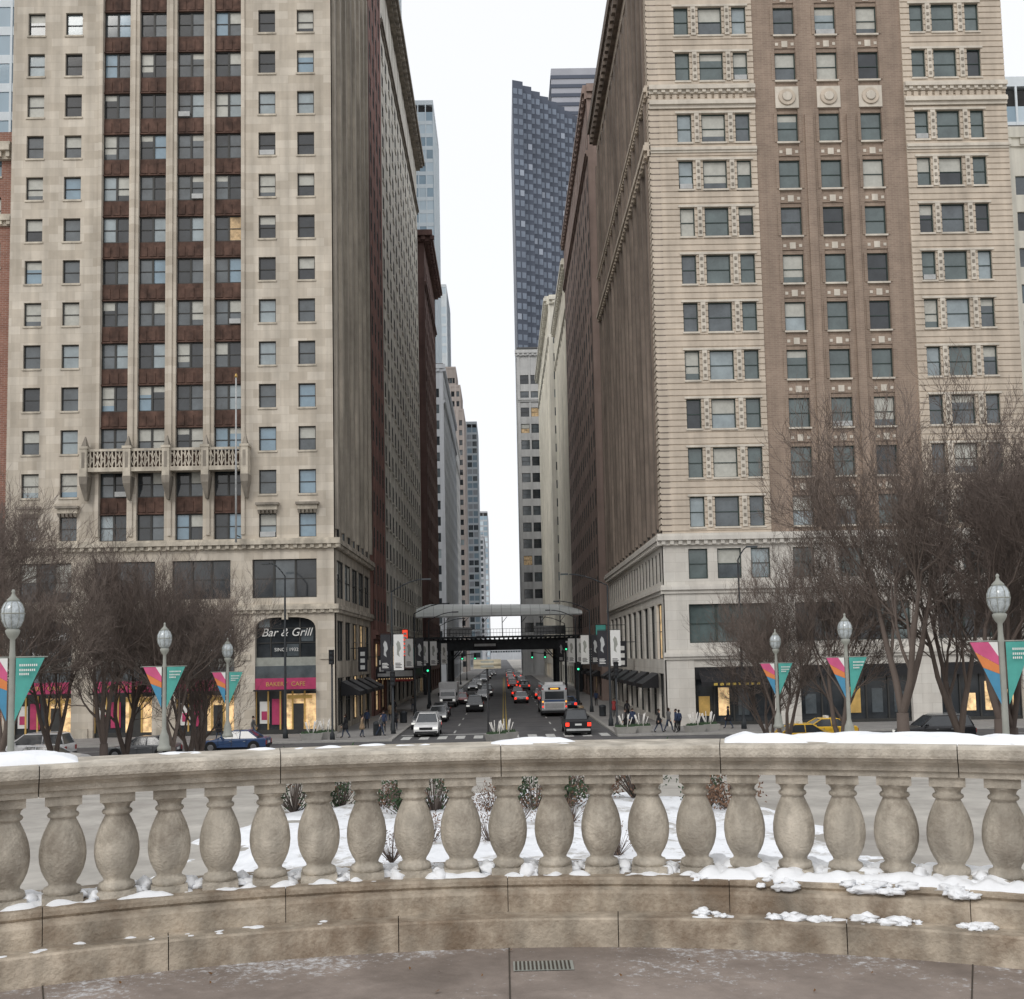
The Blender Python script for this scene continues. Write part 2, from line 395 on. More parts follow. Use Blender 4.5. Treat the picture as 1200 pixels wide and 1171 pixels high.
m4=MB(); m4.cyl((-21.6,86.6,15.8),(-21.6,86.6,29.5),.09,.06,8,'steel_lt'); m4.cyl((-21.6,86.6,29.5),(-21.6,86.6,29.8),.14,.05,8,'gold'); m4.cyl((-21.6,86.6,16.4),(-21.6,88,16.4),.05,.05,6,'steel'); m4.cyl((-21.6,86.6,22),(-21.6,87.2,22),.05,.05,6,'steel')
m4.obj('facade_flagpole',root)

root=empty('brick_house_block'); mb=MB()
facade(mb,front(89),-70,-41.3,0,52,evencols(-70,-41.3,8,1.6),rowsOf(4,4,12,2.2),'brick_red',gl=GL_L,sill='lime_trim',detail=1)
cornice(mb,front(89),-70,-41.3,50,'lime_trim',out=.9,h=1.2); cornice(mb,front(89),-70,-41.3,44,'lime_trim',out=.5,h=.8)
mb.box(-69.5,-41.8,89.6,112,0,51.5,'core'); mb.obj('facades',root)
def curtain(mb,T,a0,a1,z0,z1,mw,fh,glass,mul,gset=None,sp=.3):
    mb.T=T
    n=max(1,round((a1-a0)/mw)); nz=int((z1-z0)/fh)
    for k in range(nz):
        za=z0+k*fh
        if gset:
            for i in range(n):
                mb.box(a0+(a1-a0)*i/n,a0+(a1-a0)*(i+1)/n,-.3,-.12,za,za+fh,random.choice(gset))
        else: mb.box(a0,a1,-.3,-.12,za,za+fh,glass)
        mb.box(a0,a1,-.12,-.02,za,za+fh*sp,mul)
    for i in range(n+1):
        a=a0+(a1-a0)*i/n; mb.box(a-mw*.06,a+mw*.06,-.12,.08,z0,z1,mul)
    mb.T=None
def tower(name,x0,x1,y0,y1,h,mw,fh,glass,mul,gset=None,side='L',sp=.3):
    root=empty(name); mb=MB()
    curtain(mb,front(y0),x0,x1,0,h,mw,fh,glass,mul,gset,sp)
    curtain(mb,faceR(x1) if side=='L' else faceL(x0),y0+.01,y1,0,h,mw,fh,glass,mul,gset,sp)
    mb.box(x0+.4,x1-.4,y0+.4,y1,0,h-.5,'core'); mb.box(x0,x1,y0,y1,h+.01,h+1.5,mul)
    mb.obj('curtain_wall',root); return root
tower('glass_office_block',-78,-52,125,150,120,2.2,3.6,'hazeglass_d','hazemul',['hazeglass_d','hazeglass_d','g_blue'])

# ================================================================== GENERIC STREET BLOCKS
def block(name,side,xw,y0,y1,h,wall,fh,n,ww,wh,span=None,sd=.05,gl=GL_F,corn=None,base=None,blen=20,frontwin=True,z0=9,detail=0,blind=0,pier=0,out=1.2,gd=.08,sill=None):
    root=empty(name); mb=MB()
    T=faceR(xw) if side=='L' else faceL(xw)
    nr=int((h-z0-3)/fh)
    rw=rowsOf(z0+1.2,fh,nr,wh)
    facade(mb,T,y0+.01,y1,z0,h,evencols(y0+.5,y1-.5,n,ww,2),rw,wall,span=span,sd=sd,gd=gd,gl=gl,detail=detail,blind=blind,sill=sill)
    xa,xb=(xw-blen,xw) if side=='L' else (xw,xw+blen)
    fc=evencols(xa+.5,xb-.5,max(3,int(blen/3.6)),ww,1) if frontwin else []
    facade(mb,front(y0),xa,xb,0,h,fc,rw if frontwin else [],wall,span=span,sd=sd,gd=.2,gl=gl,detail=0)
    facade(mb,T,y0+.01,y1,0,z0,evencols(y0+.5,y1-.5,max(2,int((y1-y0)/6)),4,2),[(.5,3.9),(5.2,z0-1.2)],base or wall,gl=[('g_dark',5),('g_warm',1),('shoplit',.5)],detail=1,blind=0)
    mb.T=T
    if pier:
        s=(y1-y0-1)/n
        for i in range(n+1): mb.box(y0+.5+i*s-pier/2,y0+.5+i*s+pier/2,.003,.16,z0,h-1,wall)
    mb.T=None
    c=corn or wall
    cornice(mb,T,y0,y1,h-.6,c,out=out,h=1.6,step=1.6); cornice(mb,front(y0),xa,xb+(out*.98 if side=='L' else 0),h-.6,c,out=out*.99,h=1.59,step=1.6)
    cornice(mb,T,y0,y1,z0-.4,c,out=.5,h=.8,dent=False); cornice(mb,T,y0,y1,h-9,c,out=.4,h=.7,dent=False)
    mb.box(xa+.6,xb-.6,y0+.8,y1,0,h-.4,'core'); mb.box(xa,xb,y0,y1,h+.55,h+.8,'roofing')
    mb.obj('facades',root); return root
block('red_brick_office_building','L',-13.6,112.3,125,104,'red_brown',3.9,4,1.7,2.3,blen=22,frontwin=False,corn='red_brown',detail=1,out=.5)
block('beige_office_building','L',-13.7,125.3,182,93,'beige',3.9,14,2.0,2.2,span='beige',blen=24,frontwin=False,detail=1,blind=.2,gl=GL_L,out=1.5,corn='lime_dark',sill='beige')
block('dark_brown_office_building','L',-12.9,187,218,82,'dark_brown',3.8,8,2.4,2.3,blen=14,frontwin=True,corn='dark_brown',out=1.6,gl=[('g_dark',3),('g_mid',3),('g_sky',1)])
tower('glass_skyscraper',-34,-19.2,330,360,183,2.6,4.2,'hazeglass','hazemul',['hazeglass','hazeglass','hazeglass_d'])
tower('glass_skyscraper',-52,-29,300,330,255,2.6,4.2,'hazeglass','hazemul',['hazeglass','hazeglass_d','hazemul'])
block('grey_office_building','L',-13.6,260,330,78,'hazegrey',4,12,2.6,2.2,blen=20,out=.5)
root=empty('stepped_brick_tower'); mb=MB()
for (x0,x1,y0,y1,za,zb) in ((-27,-14.0,420,450,0,104),(-25.5,-15.2,421,448,104,114),(-24,-17,423,446,114,122)):
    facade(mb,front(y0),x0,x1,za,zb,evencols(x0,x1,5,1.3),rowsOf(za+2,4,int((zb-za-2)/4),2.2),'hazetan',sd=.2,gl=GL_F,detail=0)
    facade(mb,faceR(x1),y0+.01,y1,za,zb,evencols(y0+.2,y1,8,1.6),rowsOf(za+2,4,int((zb-za-2)/4),2.2),'hazetan',sd=.2,gl=GL_F,detail=0)
    mb.box(x0+.5,x1-.5,y0+.5,y1,za,zb-.1,'core'); mb.box(x0,x1,y0,y1,zb,zb+.8,'hazetan')
mb.obj('tiers',root)
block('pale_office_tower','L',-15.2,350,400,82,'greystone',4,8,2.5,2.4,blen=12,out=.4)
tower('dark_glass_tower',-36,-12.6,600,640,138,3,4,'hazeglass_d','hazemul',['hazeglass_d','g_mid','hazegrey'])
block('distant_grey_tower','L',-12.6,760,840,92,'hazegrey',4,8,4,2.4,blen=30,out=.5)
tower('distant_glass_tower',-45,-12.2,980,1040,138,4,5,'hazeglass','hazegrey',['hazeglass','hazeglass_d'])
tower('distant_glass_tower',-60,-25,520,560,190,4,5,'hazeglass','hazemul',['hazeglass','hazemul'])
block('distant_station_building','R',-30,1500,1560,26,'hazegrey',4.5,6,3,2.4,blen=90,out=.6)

# ================================================================== RIGHT BUILDING
root=empty('terracotta_office_building'); mb=MB()
zc=[17.8+4.14*k for k in range(9)]+[56.4,60.5,64.6,68.7]
rows=[(z-1.3,z+1.25) for z in zc]; H=75
A=[(15.75,17.0),(17.85,19.9),(20.75,22.0)]; B=[(36.2,37.4),(38.1,40.1),(41.0,42.2)]; C=[(24.4,26.2),(28.0,29.8),(31.6,33.4)]
facade(mb,F,13.4,22.5,15.9,H,A,rows,'terra',rust=True,gl=GL_R,frame='frame_g',sill='terra_lt',blind=.25,th=.6)
facade(mb,F,35.4,44.2,15.9,H,B,rows,'terra',rust=True,gl=GL_R,frame='frame_g',sill='terra_lt',blind=.25,th=.6)
facade(mb,front(88.15),22.5,35.4,15.9,H,C,rows,'brickbrown',span='brickbrown',sd=.12,gl=GL_R,frame='frame_g',sill='terra_lt',blind=.25,th=.6,gd=.2)
mb.T=F
for g in (A,B):
    for i in range(2):
        c=(g[i][1]+g[i+1][0])/2
        for r in rows:
            mb.box(c-.2,c+.2,.003,.1,r[0],r[1],'terra_lt')
            for k in range(4): mb.box(c-.1,c+.1,.1,.16,r[0]+.25+k*.6,r[0]+.5+k*.6,'lime_dark')
    for r in rows: mb.box(g[0][0]-.15,g[2][1]+.15,.003,.1,r[1]+.02,r[1]+.2,'terra_lt')
mb.T=front(88.15)
for c in C:
    cc=(c[0]+c[1])/2
    for r in rows:
        mb.box(c[0],c[1],-.115,-.03,r[1]+.35,r[1]+1.1,'brickbrown'); mb.box(cc-.25,cc+.25,-.03,.02,r[1]+.45,r[1]+1.0,'terra_lt')
        mb.box(c[0]+.1,c[0]+.35,-.03,.0,r[1]+.6,r[1]+.85,'terra_lt'); mb.box(c[1]-.35,c[1]-.1,-.03,.0,r[1]+.6,r[1]+.85,'terra_lt')
        for s in (c[0]-.16,c[1]+.16):
            mb.box(s-.13,s+.13,.003,.06,r[0],r[1],'brickbrown')
    mb.box(cc-1.0,cc+1.0,.003,.12,52.6,54.5,'terra_lt')
    mb.T=None
    mb.cyl((cc,88.02,53.55),(cc,87.9,53.55),.75,.7,20,'terra'); mb.cyl((cc,87.9,53.55),(cc,87.8,53.55),.45,.35,16,'terra_lt')
    mb.T=front(88.15)
for a in (27.1,30.7): mb.box(a-.35,a+.35,.003,.18,17,52,'brickbrown')
mb.T=None
for g in ((13.4,22.5),(35.4,44.2)):
    cornice(mb,F,g[0],g[1],52.9,'terra_lt',out=.35,h=.6,dent=False); cornice(mb,F,g[0],g[1],54.2,'terra_lt',out=.45,h=.6); cornice(mb,F,g[0],g[1],48.9,'terra_lt',out=.2,h=.4,dent=False)
    mb.T=F; a=g[0]+.2
    while a<g[1]-.5: mb.box(a,a+.38,.004,.12,53.2,53.85,'terra'); a+=.6
    mb.T=None
cornice(mb,F,12.4,45,H-1,'terra_lt',out=1.1,h=2.4,step=1.2)
cornice(mb,F,12.9,44.4,15.4,'base_white',out=.55,h=.8); cornice(mb,F,13.1,44.4,11.3,'base_white',out=.35,h=.6,dent=False)
mb.T=F; mb.box(13.4,44.2,-.6,0,15.2,15.9,'base_white'); mb.box(13.4,44.2,-.6,0,11.1,11.7,'base_white'); mb.box(13.4,44.2,-.6,0,5.7,6.2,'base_white'); mb.T=None
bc=[(15.5,17.1),(17.9,19.9),(20.7,22.3)]
facade(mb,F,13.4,44.2,11.7,15.2,bc+[(24.2,26),(28,30),(32,34),(36.2,37.6),(38.4,40.4),(41.2,42.6)],[(12.2,14.7)],'base_white',gl=GL_R,frame='frame_g',blind=.2,th=.6)
facade(mb,F,13.4,44.2,6.2,11.1,[(15.4,22.3,3),(24.2,33.8,4),(36.0,42.8,3)],[(6.9,10.1)],'base_white',gl=[('g_green',1),('g_dark',1)],frame='frame_g',blind=0,th=.6,gd=.4)
cornice(mb,F,13.2,44.4,5.8,'base_white',out=.3,h=.5,dent=False)
mb.T=F; prev=13.4
for c in ((15.7,22.2),(24.4,33.6),(36.0,42.8)):
    mb.box(prev,c[0],-.7,0,0,5.7,'base_white'); prev=c[1]
    mb.box(c[0],c[1],-.8,-.55,.4,3.9,'g_dark'); mb.box(c[0],c[1],-.7,-.1,4.9,5.7,'base_white'); mb.box(c[0],c[1],-.8,-.1,3.9,4.9,'black'); mb.box(c[0],c[1],-.8,-.4,0,.4,'frame')
    n=int((c[1]-c[0])/1.6)
    for j in range(n+1):
        x=c[0]+(c[1]-c[0])*j/n; mb.box(x-.06,x+.06,-.55,-.42,.4,3.9,'frame')
    for j in range(n):
        x=c[0]+(c[1]-c[0])*(j+.5)/n
        mb.box(x-.45,x+.45,-.55,-.5,.9,2.3+R(),random.choice(['g_mid','shoplit','g_warm','g_dark','gold']))
mb.box(prev,44.2,-.7,0,0,5.7,'base_white'); mb.T=None
mb.poly([(16,87.99,4.6),(22,87.99,4.6),(22,86.7,3.7),(16,86.7,3.7)],'black'); mb.poly([(16,86.7,3.7),(22,86.7,3.7),(22,86.7,3.35),(16,86.7,3.35)],'black')
for k in range(8): mb.box(17+k*.5,17.3+k*.5,86.66,86.69,3.42,3.62,'paint_y')
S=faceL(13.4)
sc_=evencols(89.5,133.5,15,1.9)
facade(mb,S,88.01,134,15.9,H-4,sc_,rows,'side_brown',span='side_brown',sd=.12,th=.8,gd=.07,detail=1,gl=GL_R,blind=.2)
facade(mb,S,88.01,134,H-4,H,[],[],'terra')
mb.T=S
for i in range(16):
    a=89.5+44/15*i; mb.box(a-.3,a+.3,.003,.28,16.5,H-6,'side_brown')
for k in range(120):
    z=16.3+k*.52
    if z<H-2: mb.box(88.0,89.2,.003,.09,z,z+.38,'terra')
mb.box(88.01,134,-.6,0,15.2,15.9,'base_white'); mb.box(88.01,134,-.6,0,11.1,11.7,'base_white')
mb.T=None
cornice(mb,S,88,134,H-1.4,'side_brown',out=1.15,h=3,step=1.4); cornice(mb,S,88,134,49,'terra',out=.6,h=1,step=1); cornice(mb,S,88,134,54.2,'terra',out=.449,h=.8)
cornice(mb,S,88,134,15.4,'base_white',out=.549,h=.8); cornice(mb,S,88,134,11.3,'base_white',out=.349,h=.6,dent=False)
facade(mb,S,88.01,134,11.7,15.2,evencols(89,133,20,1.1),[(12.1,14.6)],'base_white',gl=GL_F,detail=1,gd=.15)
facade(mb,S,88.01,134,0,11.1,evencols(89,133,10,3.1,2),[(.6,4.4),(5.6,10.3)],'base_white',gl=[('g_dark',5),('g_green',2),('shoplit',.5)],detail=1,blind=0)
mb.obj('facades',root)
m2=MB(); m2.box(14.3,43.6,88.9,134,0,H-.5,'core'); m2.box(13.4,44.2,88,134,H+.7,H+1,'roofing'); m2.obj('core_and_roof',root)

block('red_stone_office_building','R',12.6,138,192,82,'red_brown2',3.9,14,2.2,2.3,blen=26,frontwin=False,gl=[('g_mid',3),('g_dark',2),('g_sky',2)],detail=1,out=.6,blind=.3)
block('cream_terracotta_building','R',13.0,193,236,79,'cream',4.2,9,2.6,2.0,blen=22,frontwin=False,gl=[('g_mid',3),('g_sky',2)],out=1.0,pier=.8)
block('cream_terracotta_building','R',12.0,240,312,88,'cream',4.2,12,2.9,1.9,blen=22,frontwin=True,gl=[('g_mid',3),('g_sky',2)],out=1.2,pier=.9)
root=empty('grey_office_building'); mb=MB()
facade(mb,front(330),6.0,24,0,102,evencols(6.6,23,5,2.7,1),rowsOf(8,5.2,17,2.9),'greystone',sd=.25,gl=[('g_dark',6),('g_mid',5),('g_warm',.7)],detail=1,blind=.1)
facade(mb,faceL(6.0),330.01,352,0,102,evencols(331,352,6,2.4),rowsOf(8,5.2,17,2.9),'greystone',sd=.25,gl=GL_F)
cornice(mb,front(330),5.4,24,101,'greystone',out=.7,h=1.6,step=1.5); cornice(mb,front(330),6,24,86,'greystone',out=.4,h=1,dent=False)
mb.box(6.6,23.5,331,352,0,101,'core'); mb.box(6,24,330,352,102.5,103,'roofing')
mb.obj('facades',root)

root=empty('sawtooth_skyscraper'); mb=MB()
ax,ay,bx,by=8.7,450,60,508
L_=math.hypot(bx-ax,by-ay); ux,uy=(bx-ax)/L_,(by-ay)/L_; nx,ny=uy,-ux
P=lambda a,d:(ax+ux*a+nx*d,ay+uy*a+ny*d)
nt=13; tw=L_/nt; fh=4.6; nf=55; ZT=258
for t in range(nt):
    p0=P(t*tw,0); p1=P(t*tw+tw*.72,2.4); p2=P((t+1)*tw,0)
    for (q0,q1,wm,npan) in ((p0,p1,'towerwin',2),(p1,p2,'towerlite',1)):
        dx,dy=q1[0]-q0[0],q1[1]-q0[1]
        mb.poly([(*q0,0),(*q1,0),(*q1,ZT),(*q0,ZT)],'towerdark')
        l=math.hypot(dx,dy); ox,oy=dy/l*.12,-dx/l*.12
        for k in range(nf):
            z=8+k*fh
            if z+3>ZT-3: break
            for j in range(npan):
                s0=(j+.12)/npan; s1=(j+.88)/npan
                e0=(q0[0]+dx*s0+ox,q0[1]+dy*s0+oy); e1=(q0[0]+dx*s1+ox,q0[1]+dy*s1+oy)
                mb.poly([(*e0,z),(*e1,z),(*e1,z+2.6),(*e0,z+2.6)],wm if R()<.93 else 'towerlite')
mb.poly([(8.7,450,0),(8.7,520,0),(8.7,520,ZT),(8.7,450,ZT)],'towerdark')
mb.poly([(8.7,450,ZT),(60,508,ZT),(60,540,ZT),(8.7,520,ZT)],'towertop')
mb.obj('lower_shaft',root); mb=MB()
mb.box(30,80,522,560,0,304,'towertop')
for k in range(14): mb.box(29.7,80,521.6,521.9,236+k*4.8,236+k*4.8+1.8,'towerdark'); mb.box(29.6,29.9,522,560,236+k*4.8,236+k*4.8+1.8,'towerdark')
mb.obj('upper_shaft',root)

block('pale_apartment_tower','R',45.6,100,125,56,'cream',3.6,5,1.6,1.9,blen=26,gl=GL_R,out=.4)
tower('glass_apartment_tower',72,96,150,175,88,2.4,3.4,'hazeglass','hazemul',['hazeglass','hazeglass_d'],side='R')
# ================================================================== GROUND
def zprof(y):
    pts=[(-4000,4.35),(14.5,4.35),(25,3.0),(50,1.3),(52.5,.0),(4000,0)]
    for (y0,z0),(y1,z1) in zip(pts,pts[1:]):
        if y<=y1: return z0+(z1-z0)*(y-y0)/(y1-y0)
    return 0
mb=MB(); ys=[-4000,-200,-20,0,7,14.5,18,21,25,30,35,40,45,50,52.5,60,80,120,200,400,1000,4000]
xs=[-4000,-400,-100,-40,-20,-8,0,8,20,40,100,400,4000]
mb.pts([(x,y,zprof(y)) for y in ys for x in xs]); n=len(xs)
for j in range(len(ys)-1):
    for i in range(n-1): mb.face((j*n+i,j*n+i+1,(j+1)*n+i+1,(j+1)*n+i),'plaza')
mb.obj('ground')
mb=MB(); mb.poly([(-400,58,.004),(400,58,.004),(400,80,.004),(-400,80,.004)],'asphalt')
mb.poly([(-8.4,80,.004),(8.4,80,.004),(8.4,325,.004),(-8.4,325,.004)],'asphalt'); mb.poly([(-8.4,325,.004),(4.5,325,.004),(4.5,1490,.004),(-8.4,1490,.004)],'asphalt')
mb.obj('road')
mb=MB()
for i in range(12): mb.poly([(-7.9+i*1.38,81.0,.008),(-7.2+i*1.38,81.0,.008),(-7.2+i*1.38,84,.008),(-7.9+i*1.38,84,.008)],'paint_w')
mb.poly([(-8.2,85.3,.008),(-.4,85.3,.008),(-.4,85.8,.008),(-8.2,85.8,.008)],'paint_w')
for s in (-.15,.15): mb.poly([(s-.05,86,.008),(s+.05,86,.008),(s+.05,300,.008),(s-.05,300,.008)],'paint_y')
for k in range(24):
    for x in (-4.1,4.1): mb.poly([(x-.07,87+k*9,.008),(x+.07,87+k*9,.008),(x+.07,90+k*9,.008),(x-.07,90+k*9,.008)],'paint_w')
for k in range(50):
    for y in (62.5,66,72,76): mb.poly([(-150+k*6,y-.07,.008),(-147+k*6,y-.07,.008),(-147+k*6,y+.07,.008),(-150+k*6,y+.07,.008)],'paint_w')
mb.obj('road_markings')
mb=MB()
for s in (-1,1):
    def bx(x0,x1,y0,y1,m): mb.box(min(s*x0,s*x1),max(s*x0,s*x1),y0,y1,.0,.13,m)
    bx(8.7,400,80.3,88.6,'pave'); bx(8.7,14.2,88.6,500,'pave')
    bx(8.4,400,80.0,80.3,'kerb'); bx(8.4,8.7,80.3,500,'kerb')
for y in range(81,88): mb.poly([(-60,y,.134),(-8.8,y,.134),(-8.8,y+.04,.134),(-60,y+.04,.134)],'joint'); mb.poly([(60,y,.134),(8.8,y,.134),(8.8,y+.04,.134),(60,y+.04,.134)],'joint')
mb.box(-400,400,52.6,57.7,0,.13,'pave'); mb.box(-400,400,57.7,58,0,.13,'kerb')
mb.obj('pavement')

# ================================================================== TERRACE + BALUSTRADE
CY=.3
def pol(r,t,z): return (r*math.sin(t),CY+r*math.cos(t),z)
m=M('terrace', (.245,.205,.18), var=.3, scale=1.6, bump=.4, rough=.6, stain=((.14,.115,.098),.9,.48,.68,.7))
nt_=m.node_tree; N=nt_.nodes; Lk=nt_.links; b=N['Principled BSDF']
src=b.inputs['Base Color'].links[0].from_socket
tc=N.new('ShaderNodeTexCoord'); mp=N.new('ShaderNodeVectorMath'); mp.operation='SUBTRACT'; mp.inputs[1].default_value=(0,CY,4.6)
ln=N.new('ShaderNodeVectorMath'); ln.operation='LENGTH'; Lk.new(tc.outputs['Object'],mp.inputs[0]); Lk.new(mp.outputs[0],ln.inputs[0])
mr=N.new('ShaderNodeMapRange'); mr.inputs[1].default_value=5.0; mr.inputs[2].default_value=5.7; mr.inputs[3].default_value=-.06; mr.inputs[4].default_value=.09
Lk.new(ln.outputs['Value'],mr.inputs[0])
nz=N.new('ShaderNodeTexNoise'); nz.inputs['Scale'].default_value=24; nz.inputs['Detail'].default_value=8; nz.inputs['Roughness'].default_value=.8; Lk.new(tc.outputs['Object'],nz.inputs['Vector'])
n6=N.new('ShaderNodeTexNoise'); n6.inputs['Scale'].default_value=1.6; n6.inputs['Detail'].default_value=3; Lk.new(tc.outputs['Object'],n6.inputs['Vector'])
m6=N.new('ShaderNodeMapRange'); m6.inputs[1].default_value=.35; m6.inputs[2].default_value=.65; m6.inputs[3].default_value=-.08; m6.inputs[4].default_value=.07; Lk.new(n6.outputs['Fac'],m6.inputs[0])
ad=N.new('ShaderNodeMath'); Lk.new(nz.outputs['Fac'],ad.inputs[0]); Lk.new(mr.outputs[0],ad.inputs[1])
a2=N.new('ShaderNodeMath'); Lk.new(ad.outputs[0],a2.inputs[0]); Lk.new(m6.outputs[0],a2.inputs[1])
r2=N.new('ShaderNodeMapRange'); r2.inputs[1].default_value=.59; r2.inputs[2].default_value=.72; Lk.new(a2.outputs[0],r2.inputs[0])
mx=N.new('ShaderNodeMix'); mx.data_type='RGBA'; Lk.new(r2.outputs[0],mx.inputs['Factor']); Lk.new(src,mx.inputs[6]); mx.inputs[7].default_value=(.60,.61,.63,1)
Lk.new(mx.outputs[2],b.inputs['Base Color'])
mb=MB(); mb.poly([pol(6.45,math.radians(a),4.6) for a in range(0,360,4)],'terrace')
for a in (0.,-24.2,24.2,-48,48):
    t=math.radians(a); w=.004
    mb.poly([(pol(2.5,t,4.603)[0]-w,pol(2.5,t,0)[1],4.603),(pol(2.5,t,0)[0]+w,pol(2.5,t,0)[1],4.603),(pol(5.69,t,0)[0]+w,pol(5.69,t,0)[1],4.603),(pol(5.69,t,0)[0]-w,pol(5.69,t,0)[1],4.603)],'joint')
mb.poly([(.02,5.55,4.604),(.33,5.55,4.604),(.33,5.72,4.604),(.02,5.72,4.604)],'lampgreen')
for k in range(14): mb.poly([(.03+k*.021,5.56,4.607),(.04+k*.021,5.56,4.607),(.04+k*.021,5.71,4.607),(.03+k*.021,5.71,4.607)],'joint')
for k in range(22):
    a=random.uniform(-.5,.5); r=random.uniform(4.6,5.66); c=pol(r,a,4.606); q=R()*6; s=random.uniform(.006,.016)
    mb.poly([(c[0]+s*math.cos(q+i*1.57)*(1 if i%2 else .6),c[1]+s*math.sin(q+i*1.57),c[2]+.004*i) for i in range(4)],'leafd')
mb.obj('terrace_floor')

root=empty('stone_balustrade')
def sweep(mb,prof,t0,t1,mat,step=1.2):
    n=max(1,int(math.ceil(abs(t1-t0)/step)))
    P=[pol(r,math.radians(t0+(t1-t0)*k/n),z) for k in range(n+1) for r,z in prof]; i=mb.pts(P); m=len(prof)
    for k in range(n):
        for j in range(m):
            jj=(j+1)%m; mb.face((i+k*m+j,i+k*m+jj,i+(k+1)*m+jj,i+(k+1)*m+j),mat)
    mb.face(tuple(i+j for j in range(m)),mat); mb.face(tuple(i+n*m+j for j in range(m-1,-1,-1)),mat)
rail=[(5.985,5.495),(5.985,5.525),(5.96,5.53),(5.955,5.555),(5.93,5.575),(5.90,5.583),(5.885,5.60),(5.868,5.605),(5.864,5.62),(5.864,5.655),(5.874,5.668),(5.89,5.673),(6.32,5.673),(6.345,5.655),(6.345,5.61),(6.30,5.58),(6.25,5.55),(6.22,5.525),(6.22,5.495)]
plin=[(5.915,4.93),(5.90,4.918),(5.90,4.895),(5.915,4.88),(5.87,4.865),(5.862,4.85),(5.862,4.752),(6.45,4.752),(6.45,4.93)]
step_=[(5.70,4.755),(5.69,4.745),(5.69,4.55),(6.45,4.55),(6.45,4.7515),(5.866,4.7515)]
mb=MB(); J=12.1
for k in range(-6,6): sweep(mb,rail,k*J-.25+.025,(k+1)*J-.25-.025,'stone_rail')
sweep(mb,[(6.0,5.50),(6.0,5.66),(6.2,5.66),(6.2,5.50)],-72,72,'joint',3)
o=mb.obj('handrail',root)
mb=MB()
for k in range(-7,7): sweep(mb,plin,(k+.02)*J-.25+.02,(k+1.02)*J-.25-.02,'stone_dirty')
for k in range(-7,7): sweep(mb,step_,(k+.52)*J-.25+.025,(k+1.52)*J-.25-.025,'stone_dirty')
sweep(mb,[(5.94,4.60),(5.94,4.90),(6.4,4.90),(6.4,4.60)],-72,72,'joint',3)
mb.obj('plinth',root)
bp=[(.086,0),(.086,.035),(.092,.04),(.096,.055),(.092,.07),(.074,.078),(.068,.088),(.072,.10),(.088,.125),(.104,.16),(.114,.20),(.118,.24),(.116,.28),(.108,.325),(.095,.365),(.080,.40),(.068,.425),(.062,.438),(.076,.446),(.080,.455),(.076,.465),(.064,.472),(.068,.49),(.082,.503),(.088,.513)]
random.seed(44)
s_=MB(); s_.lathe(0,0,0,bp,28,'stone'); s_.box(-.10,.10,-.10,.10,-.002,.036,'stone'); s_.box(-.09,.09,-.09,.09,.513,.567,'stone')
for k in range(-26,27):
    t=math.radians(k*2.59+.05); m0=MB(); c=pol(6.10,t,4.9305); a=-t
    ca,sa=math.cos(a),math.sin(a); f=random.uniform(.97,1.03)
    m0.v=[(c[0]+(x*ca-y*sa)*f,c[1]+(x*sa+y*ca)*f,c[2]+z) for x,y,z in s_.v]; m0.f=s_.f; m0.m=s_.m; m0.s=s_.s; m0.names=s_.names
    m0.obj('baluster_%d'%(k+27),root)
def snowpatch(mb,t0,t1,r0,r1,z,amp,thr,seed,fr=9.,dr=.012,dt=.11,edge=.05):
    nt=int((t1-t0)/dt)+1; nr=int((r1-r0)/dr)+1; P=[]
    for i in range(nt+1):
        t=t0+(t1-t0)*i/nt
        for j in range(nr+1):
            r=r0+(r1-r0)*j/nr; p=pol(r,math.radians(t),0)
            v=Vector((p[0]*fr,p[1]*fr,seed)); h=noise.noise(v)*.8+noise.noise(v*2.1)*.2+noise.noise(v*4.7)*.05
            e=min((r-r0)/edge,(r1-r)/edge,(t-t0)/1.2,(t1-t)/1.2,1.); e=max(e,0)
            hh=(h+thr); hh=amp*.55*math.tanh(hh*2.2) if hh>0 else hh*amp
            hh=hh*(e**.5) - (1-e)*.01-.002
            P.append((p[0],p[1],z+max(hh,-.012)))
    i0=mb.pts(P); w=nr+1
    for i in range(nt):
        for j in range(nr):
            q=(i0+i*w+j,i0+i*w+j+1,i0+(i+1)*w+j+1,i0+(i+1)*w+j)
            if max(P[k-i0][2] for k in q)>z-.004: mb.face(q,'snow',True)
mb=MB()
snowpatch(mb,-48,-22.5,5.97,6.33,5.673,.11,.55,1,fr=4)
snowpatch(mb,-1.0,4.2,6.05,6.33,5.673,.06,.3,3,fr=6)
snowpatch(mb,12,48,6.0,6.33,5.673,.095,.45,5,fr=5.5)
snowpatch(mb,-20,-3,6.15,6.33,5.673,.03,.02,8,fr=8)
snowpatch(mb,-50,11,5.94,6.42,4.93,.065,.06,11,fr=9)
snowpatch(mb,10,30,5.905,6.42,4.93,.11,.36,12,fr=9)
snowpatch(mb,28,50,5.905,6.42,4.93,.08,.2,12,fr=9)
snowpatch(mb,9,27,5.70,5.875,4.75,.035,-.12,15,fr=9,edge=.03)
snowpatch(mb,-50,-8,5.70,5.875,4.75,.03,-.12,21,fr=12,edge=.03)
random.seed(31)
for k in range(-26,27):
    t=(k+.5)*2.59+.05
    for j in range(4):
        p=pol(6.12+random.uniform(-.12,.1),math.radians(t+random.uniform(-.4,.4)),4.93+.008*j)
        s=random.uniform(.022,.05)
        mb.blob(p,s*1.1,s*1.2,s*random.uniform(.5,1.1),'snow',seed=k*3+j,amp=.35,n=12,m=8)
